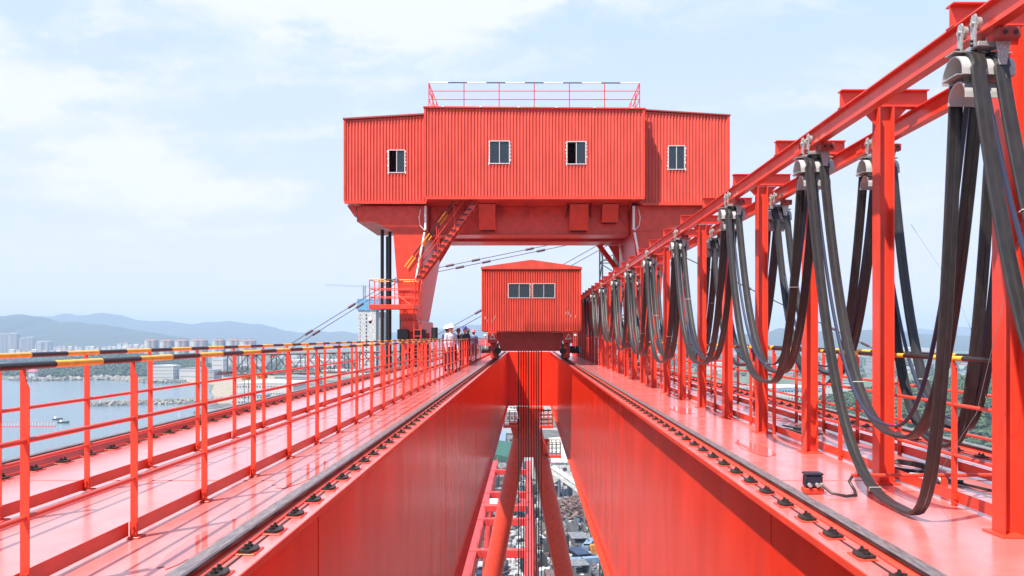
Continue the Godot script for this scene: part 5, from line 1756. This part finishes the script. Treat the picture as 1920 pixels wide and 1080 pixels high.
func town() -> void:
	# seven apartment slabs in a row
	var px := [280, 309, 337, 369, 406, 435, 461]
	for i in 7:
		var c := on_ground(px[i] + 4, 690)
		c = spot(px[i] + 4, 690, 1950)
		c.y = YARD
		tower_block("apartment_slab", "%s of seven white and mauve apartment slabs across the bay, counted from the bay" % ORD[i], "apartment block", c, Vector3([27, 27, 27, 38, 27, 31, 36][i], [63, 62, 62, 63, 63, 63, 62][i], 16), M.wall_white, M.wall_mauve, M.roof_rust, "apartment slabs across the bay", 18)
	# hazy towers at the far left
	for q in [[8, 627, 20, "leftmost tall hazy tower block across the bay"], [27, 626, 17, "second tall hazy tower block, close to the leftmost"], [46, 635, 14, "lower hazy tower beside the tall pair"], [58, 633, 16, "fourth hazy tower block, before the mountain"], [84, 641, 26, "low wide hazy block right of the towers"], [76, 644, 14, "lowest hazy block of the far cluster"]]:
		var c := spot(q[0], 655, 3000)
		c.y = YARD
		tower_block("apartment_tower", q[3], "apartment block", c, Vector3(q[2] * 2.0, spot(0, q[1], 3000).y - YARD, 22), M.wall_mauve if q[1] < 640 else M.wall_white, M.wall_grey, M.roof_grey, "hazy towers beyond the bay", 20)
	# rows of low white houses along the far shore
	var k := 0
	for row in 3:
		for i in 26:
			var x := 22.0 + i * 10.4 + row * 3.0 + rng.randf_range(-2, 2)
			var d: float = [2500.0, 2750.0, 3050.0][row]
			var c := spot(x, 660, d)
			c.y = YARD + row * 5.0
			var hgt := rng.randf_range(9, 17) + row * 4.0 + (10.0 if i > 18 else 0.0)
			low_house("%s house from the left in the %s row of small white houses across the bay" % [ORD[i], ["front", "middle", "back"][row]], c, Vector3(rng.randf_range(11, 19), hgt, 11), [M.wall_white, M.wall_cream, M.wall_white][k % 3], [M.roof_rust, M.roof_grey, M.wall_cream, M.roof_rust][k % 4], "rows of white houses across the bay")
			k += 1
	for i in 34:   # houses of the town on the right
		var d := rng.randf_range(1500, 3300)
		var x := 1380.0 + i * 18.0 + rng.randf_range(-6, 6)
		var c := spot(x, 650, d)
		c.y = YARD
		low_house("%s small pale house from the left in the hazy town on the right" % ORD[i], c, Vector3(rng.randf_range(14, 40), rng.randf_range(7, 16), rng.randf_range(12, 22)), [M.wall_white, M.wall_cream, M.wall_grey][i % 3], [M.roof_rust, M.roof_white, M.roof_grey, M.roof_blue][i % 4], "houses of the hazy town on the right")
	# factory buildings behind the breakwater
	for q in [
		[308, 710, 44, 23, 30, "white", "wall_white", "roof_white", "white office block with rows of windows, nearest the bay wood"],
		[337, 709, 26, 15, 30, "white", "wall_white", "roof_grey", "lower white annex beside the white office block"],
		[366, 711, 40, 19, 34, "grey", "wall_white", "roof_grey", "plain white factory block left of the dark boom"],
		[392, 712, 30, 17, 36, "grey", "wall_grey", "roof_grey", "grey factory block behind the white one"],
		[413, 707, 20, 34, 26, "white", "wall_white", "roof_white", "tall narrow white block by the tip of the dark boom"],
		[345, 690, 40, 22, 40, "teal", "wall_grey", "roof_grey", "grey factory hall in front of the teal roofs"],
		[352, 683, 46, 22, 46, "teal", "wall_grey", "roof_teal", "factory hall with a teal green roof, left one"],
		[395, 682, 50, 24, 46, "teal", "wall_grey", "roof_teal", "factory hall with a teal green roof, right one"],
		[510, 742, 70, 17, 60, "white", "wall_white", "roof_white", "long white shed under the dark lattice boom"],
		[590, 690, 120, 18, 70, "white", "wall_white", "roof_white", "very long white roofed hall beyond the boom"],
		[480, 690, 60, 15, 40, "white", "wall_white", "roof_grey", "pale hall behind the dark boom's tip"],
		[560, 724, 60, 14, 40, "grey", "wall_grey", "roof_grey", "grey shed under the boom's middle"],
		[540, 672, 70, 15, 40, "white", "wall_white", "roof_white", "distant white warehouse beyond the long hall"],
		[640, 712, 60, 16, 50, "white", "wall_cream", "roof_white", "cream shed near the foot of the grey tower"],
		[470, 757, 36, 10, 24, "blue", "wall_white", "roof_blue", "blue grey roofed shed beside the breakwater"],
		[410, 790, 30, 9, 22, "white", "wall_white", "roof_grey", "small white shed at the water's edge"],
		[550, 770, 50, 8, 20, "red", "wall_grey", "roof_rust", "low rust red shed below the boom"],
		[620, 655, 150, 12, 60, "white", "wall_white", "roof_white", "far pale warehouse row left of the grey tower"]]:
		var c := on_ground(q[0], q[1])
		shed("factory_building", q[8], "factory", c, Vector3(q[2], q[3], q[4]), M[q[6]], M[q[7]], "", 0.0, 0.02 if q[5] != "teal" else 0.12, 4 if q[3] > 20 else 2, 0)
	# the concrete tower with the blue cap
	var c := spot(698, 792, 705)
	c.y = YARD
	var t := thing("concrete_tower", "tall grey concrete tower wrapped in blue sheeting at the top", "tower", c)
	var s := begin()
	box(s, Vector3(-3.0, 49.0, 0), Vector3(15.5, 98.0, 16))
	obj("wall", s, M.wall_white, t)
	s = begin()
	box(s, Vector3(8.2, 48.0, -1.0), Vector3(6.8, 96.0, 14))
	obj("stair_wall", s, M.wall_grey, t)
	for i in 24:
		for x in [-3.6, -9.0]:
			s = begin()
			box(s, Vector3(x, 22.0 + i * 3.1, 8.0), Vector3(1.3 if x > -5 else 0.5, 1.7, 0.3))
			obj("window", s, M.window_dark, t)
	s = begin()
	box(s, Vector3(0.4, 102.5, 0), Vector3(24.0, 9.6, 17.5))
	obj("blue_sheeting", s, M.cap_blue, t)
	# right of the cables: white halls and the town's large store
	for q in [
		[1480, 752, 60, 16, 40, "wall_white", "roof_white", "long white hall with a blue stripe below the hanging cables"],
		[1425, 745, 40, 14, 40, "wall_white", "roof_white", "white hall left of the blue striped one"],
		[1370, 748, 34, 18, 30, "wall_white", "roof_grey", "white block behind the nearer cable posts"],
		[1560, 745, 40, 18, 34, "wall_white", "roof_blue", "white building under steel framing, beside the green hill"],
		[1450, 705, 60, 20, 40, "wall_grey", "roof_white", "grey hall with a white roof beyond the yard on the right"],
		[1540, 700, 70, 22, 50, "wall_white", "roof_grey", "large white hall in line with the second railing"],
		[1340, 700, 60, 20, 40, "wall_white", "roof_white", "white hall seen between the farther cable posts"],
		[1715, 676, 120, 36, 60, "wall_white", "roof_white", "big white curved hall in the hazy town"],
		[1650, 700, 40, 30, 40, "wall_grey", "roof_grey", "grey silo block in front of the hazy town"],
		[1755, 690, 30, 34, 30, "wall_grey", "roof_grey", "pale grey silo block right of the white hall"],
		[1830, 706, 50, 9, 30, "wall_white", "roof_blue", "blue roofed shed behind the green hill"]]:
		c = on_ground(q[0], q[1])
		shed("hall", q[7], "hall", c, Vector3(q[2], q[3], q[4]), M[q[5]], M[q[6]], "", 0.0, 0.03, 2, 0)
	c = on_ground(1480, 752)
	s = begin()
	box(s, Vector3(c.x, YARD + 14.0, c.z + 20.2), Vector3(60, 1.6, 0.3))
	tag(obj("wall_sign", s, M.cap_blue), "plain blue fascia stripe along the top of the white hall", "sign")
	# shore: boathouse with a pink roof
	c = on_ground(62, 709)
	t = thing("boathouse", "little white boathouse with a pink roof on the far shore", "boathouse", c)
	s = begin()
	box(s, Vector3(0, 6, 0), Vector3(11, 12, 9))
	obj("wall", s, M.wall_white, t)
	s = begin()
	loft(s, [Vector3(-7, 12, 6), Vector3(7, 12, 6), Vector3(7, 12, -6), Vector3(-7, 12, -6)], [Vector3(-3, 16, 1), Vector3(3, 16, 1), Vector3(3, 16, -1), Vector3(-3, 16, -1)])
	obj("roof", s, M.helmet_pink, t)
	# boats
	boat("small dark fishing boat farther from the camera in the bay", on_ground(108, 787, SEA), 9.0, 0.15)
	boat("small fishing boat with pale wheelhouse, the nearer of two in the bay", on_ground(119, 793, SEA), 10.0, 0.1)
	# pontoon
	t = thing("pontoon", "pale pink floating boom with posts in the bay", "pontoon")
	var p0 := on_ground(-20, 800, SEA)
	var p1 := on_ground(104, 799, SEA)
	s = begin()
	bar(s, p0 + Vector3(0, 0.3, 0), p1 + Vector3(0, 0.3, 0), 1.2, 0.7)
	obj("float", s, M.helmet_pink, t)
	s = begin()
	bar(s, p0 + Vector3(0, 3.4, 0), p1 + Vector3(0, 3.4, 0), 0.3, 0.3)
	obj("top_rail", s, M.helmet_pink, t)
	for i in 22:
		var p := p0.lerp(p1, (i + 0.3) / 22.0)
		pipe_part("pontoon_post", t, [p + Vector3(0, 0.4, 0), p + Vector3(0, 3.4, 0)], 0.14, M.white_paint)
	# beacon on the water
	t = thing("channel_marker", "thin white channel marker standing in the inner water", "marker", on_ground(336, 790, SEA))
	pipe_part("mast", t, [Vector3(0, -0.5, 0), Vector3(0, 8, 0)], 0.25, M.white_paint)
	s = begin()
	cyl(s, Vector3(0, -0.5, 0), Vector3(0, 1.2, 0), 1.2, 12, 0.8)
	obj("float", s, M.white_paint, t)

func low_house(label: String, c: Vector3, size: Vector3, wall: Material, roof: Material, group: String) -> void:
	var t := thing("house", label, "house", c, group)
	var s := begin()
	box(s, Vector3(0, size.y / 2, 0), size)
	obj("wall", s, wall, t)
	s = begin()
	extr(s, PackedVector2Array([Vector2(-size.z * 0.55, 0), Vector2(size.z * 0.55, 0), Vector2(0, size.z * 0.28)]), Transform3D(Basis(Vector3(0, 0, -1), Vector3.UP, Vector3(1, 0, 0)), Vector3(-size.x / 2 - 0.3, size.y + 0.01, 0)), size.x + 0.6)
	obj("roof", s, roof, t)

func boat(label: String, pos: Vector3, l: float, turn: float) -> void:
	var t := thing("fishing_boat", label, "boat", pos, "boats in the bay", turn)
	var s := begin()
	var prev := []
	for i in 9:
		var f := i / 8.0
		var w := 1.4 * pow(sin(PI * clampf(f * 0.92 + 0.08, 0, 1)), 0.6) if f < 1.0 else 0.05
		var top := 0.9 + f * f * 0.9
		var ring := [Vector3((f - 0.5) * l, top, w), Vector3((f - 0.5) * l * 0.94, -0.3, w * 0.5), Vector3((f - 0.5) * l * 0.94, -0.3, -w * 0.5), Vector3((f - 0.5) * l, top, -w)]
		if i > 0:
			loft(s, prev, ring)
		prev = ring
	obj("hull", s, M.steel_dark, t)
	s = begin()
	cbox(s, Vector3(-l * 0.2, 1.7, 0), Vector3(2.0, 1.8, 1.6), 0.1)
	obj("wheelhouse", s, M.white_paint, t)
	pipe_part("mast", t, [Vector3(l * 0.1, 0.8, 0), Vector3(l * 0.1, 4.0, 0)], 0.07, M.steel_grey)

# ---------------------------------------------------------------- small things on the deck
func puddle(label: String, c: Vector3, r: Vector2, seed_: int) -> void:
	var s := begin()
	var n := 40
	var pts := []
	for i in n:
		var a := TAU * i / n
		var k := 1.0 + 0.30 * nz.get_noise_2d(cos(a) * 90.0 + seed_ * 40.0, sin(a) * 90.0)
		pts.append(c + Vector3(cos(a) * r.x * k, 0.0045, sin(a) * r.y * k))
	for i in n:
		tri(s, c + Vector3(0, 0.0045, 0), pts[i], pts[(i + 1) % n], Vector3.UP, Vector3.UP, Vector3.UP)
	tag(obj("puddle", s, M.puddle_water), label, "puddle", "rain puddles on the red deck")

func small_things() -> void:
	puddle("round puddle in front of the fourth cable post", Vector3(2.92, 0, -10.3), Vector2(0.16, 0.75), 1)
	puddle("small round puddle farther along the post side deck", Vector3(3.0, 0, -15.5), Vector2(0.2, 0.8), 2)
	puddle("long puddle against the gap side rail of the bay side walkway", Vector3(-2.26, 0, -5.65), Vector2(0.13, 0.75), 3)
	puddle("puddle beside the rail, farther along the bay side walkway", Vector3(-2.35, 0, -8.4), Vector2(0.16, 0.9), 4)
	# limit switch with its cable and conduit
	var c := Vector3(2.62, 0, -7.35)
	var t := thing("junction_box", "dark blue junction box on a red bracket beside the right rail", "junction box", c)
	var s := begin()
	cbox(s, Vector3(0, 0.03, 0), Vector3(0.17, 0.05, 0.13), 0.008)
	obj("bracket", s, M.red_paint, t)
	s = begin()
	cbox(s, Vector3(0, 0.115, 0), Vector3(0.155, 0.11, 0.11), 0.012)
	obj("case", s, M.box_blue, t)
	s = begin()
	cbox(s, Vector3(0, 0.182, 0), Vector3(0.165, 0.024, 0.12), 0.008)
	obj("lid", s, M.box_blue, t)
	for x in [-0.05, 0.02, 0.06]:
		s = begin()
		cyl(s, Vector3(x, 0.09, 0.05), Vector3(x, 0.085, 0.085), 0.018, 10)
		obj("gland", s, M.galvanised, t)
	t = thing("signal_cable", "black cable lying between the blue junction box and the red conduit", "cable")
	s = begin()
	tube(s, [c + Vector3(0.06, 0.085, 0.085), c + Vector3(0.12, 0.03, 0.15), c + Vector3(0.22, 0.018, 0.22), c + Vector3(0.33, 0.018, 0.17), c + Vector3(0.36, 0.04, 0.06), c + Vector3(0.335, 0.11, 0.0), c + Vector3(0.37, 0.165, 0.0)], 0.014, 8)
	obj("cable", s, M.rubber, t)
	t = thing("cable_conduit", "thin red conduit pipe on short feet beside the blue box", "pipe")
	var e := Vector3(2.98, 0.165, -7.35)
	s = begin()
	tube(s, [e, e + Vector3(1.7, 0, -0.02)], 0.017, 10)
	obj("pipe", s, M.red_paint, t)
	for x in [0.17, 0.85]:
		s = begin()
		cbox(s, e + Vector3(x, -0.09, 0), Vector3(0.05, 0.145, 0.04), 0.004)
		obj("foot", s, M.red_paint, t)
	# coil of black cable with plugs on the walkway
	t = thing("cable_coil", "loose coil of black cable with pale plugs on the right walkway", "cable")
	var pts := []
	for i in 46:
		var a := i * 0.42
		pts.append(Vector3(4.02 + cos(a) * (0.20 + 0.01 * sin(i * 1.7)), 0.02 + i * 0.0012, -8.55 + sin(a) * 0.34))
	for q in [Vector3(4.1, 0.02, -8.0), Vector3(4.22, 0.015, -7.7), Vector3(4.35, 0.015, -7.2), Vector3(4.3, 0.015, -6.6)]:
		pts.append(q)
	s = begin()
	tube(s, pts, 0.013, 8)
	obj("cable", s, M.rubber, t)
	for q in [[Vector3(3.86, 0.035, -8.1), Vector3(4.02, 0.03, -8.02)], [Vector3(3.9, 0.03, -7.9), Vector3(4.06, 0.03, -7.82)]]:
		s = begin()
		cyl(s, q[0], q[1], 0.03, 12)
		var pl := obj("plug", s, M.tie, t)
		s = begin()
		cyl(s, q[1], q[1] + (q[1] - q[0]), 0.022, 12)
		obj("plug_sleeve", s, M.black_paint, pl)
	# bundle of black scraps
	t = thing("cable_offcuts", "flat bundle of black cable offcuts on the right walkway", "cable")
	for i in 7:
		s = begin()
		var a := Vector3(3.86 + i * 0.045, 0.02 + (i % 3) * 0.022, -12.2 + rng.randf_range(-0.2, 0.2))
		bar(s, a, a + Vector3(rng.randf_range(-0.1, 0.2), 0.0, rng.randf_range(0.5, 0.9)), 0.06, 0.02)
		obj("offcut", s, M.rubber, t)
	# thin wires hanging from the cables
	var w := [[Vector3(3.98, 2.6, -8.3), Vector3(4.05, 1.9, -7.6), Vector3(4.0, 1.35, -7.1), Vector3(3.9, 0.9, -6.8)], [Vector3(3.2, 3.2, -5.35), Vector3(3.28, 2.2, -5.3), Vector3(3.2, 0.9, -5.7), Vector3(3.1, 0.25, -6.2), Vector3(3.22, 0.02, -6.05)], [Vector3(3.25, 0.01, -6.2), Vector3(3.5, 0.01, -5.9), Vector3(3.75, 0.01, -5.0)]]
	for i in 3:
		t = thing("loose_wire", ["thin pale wire hanging across the sky behind the second post", "thin pale wire trailing down the nearest loop to the deck", "thin wire lying on the deck below the nearest loop"][i], "wire")
		s = begin()
		tube(s, w[i], 0.002, 6)
		obj("wire", s, M.motor_grey, t)
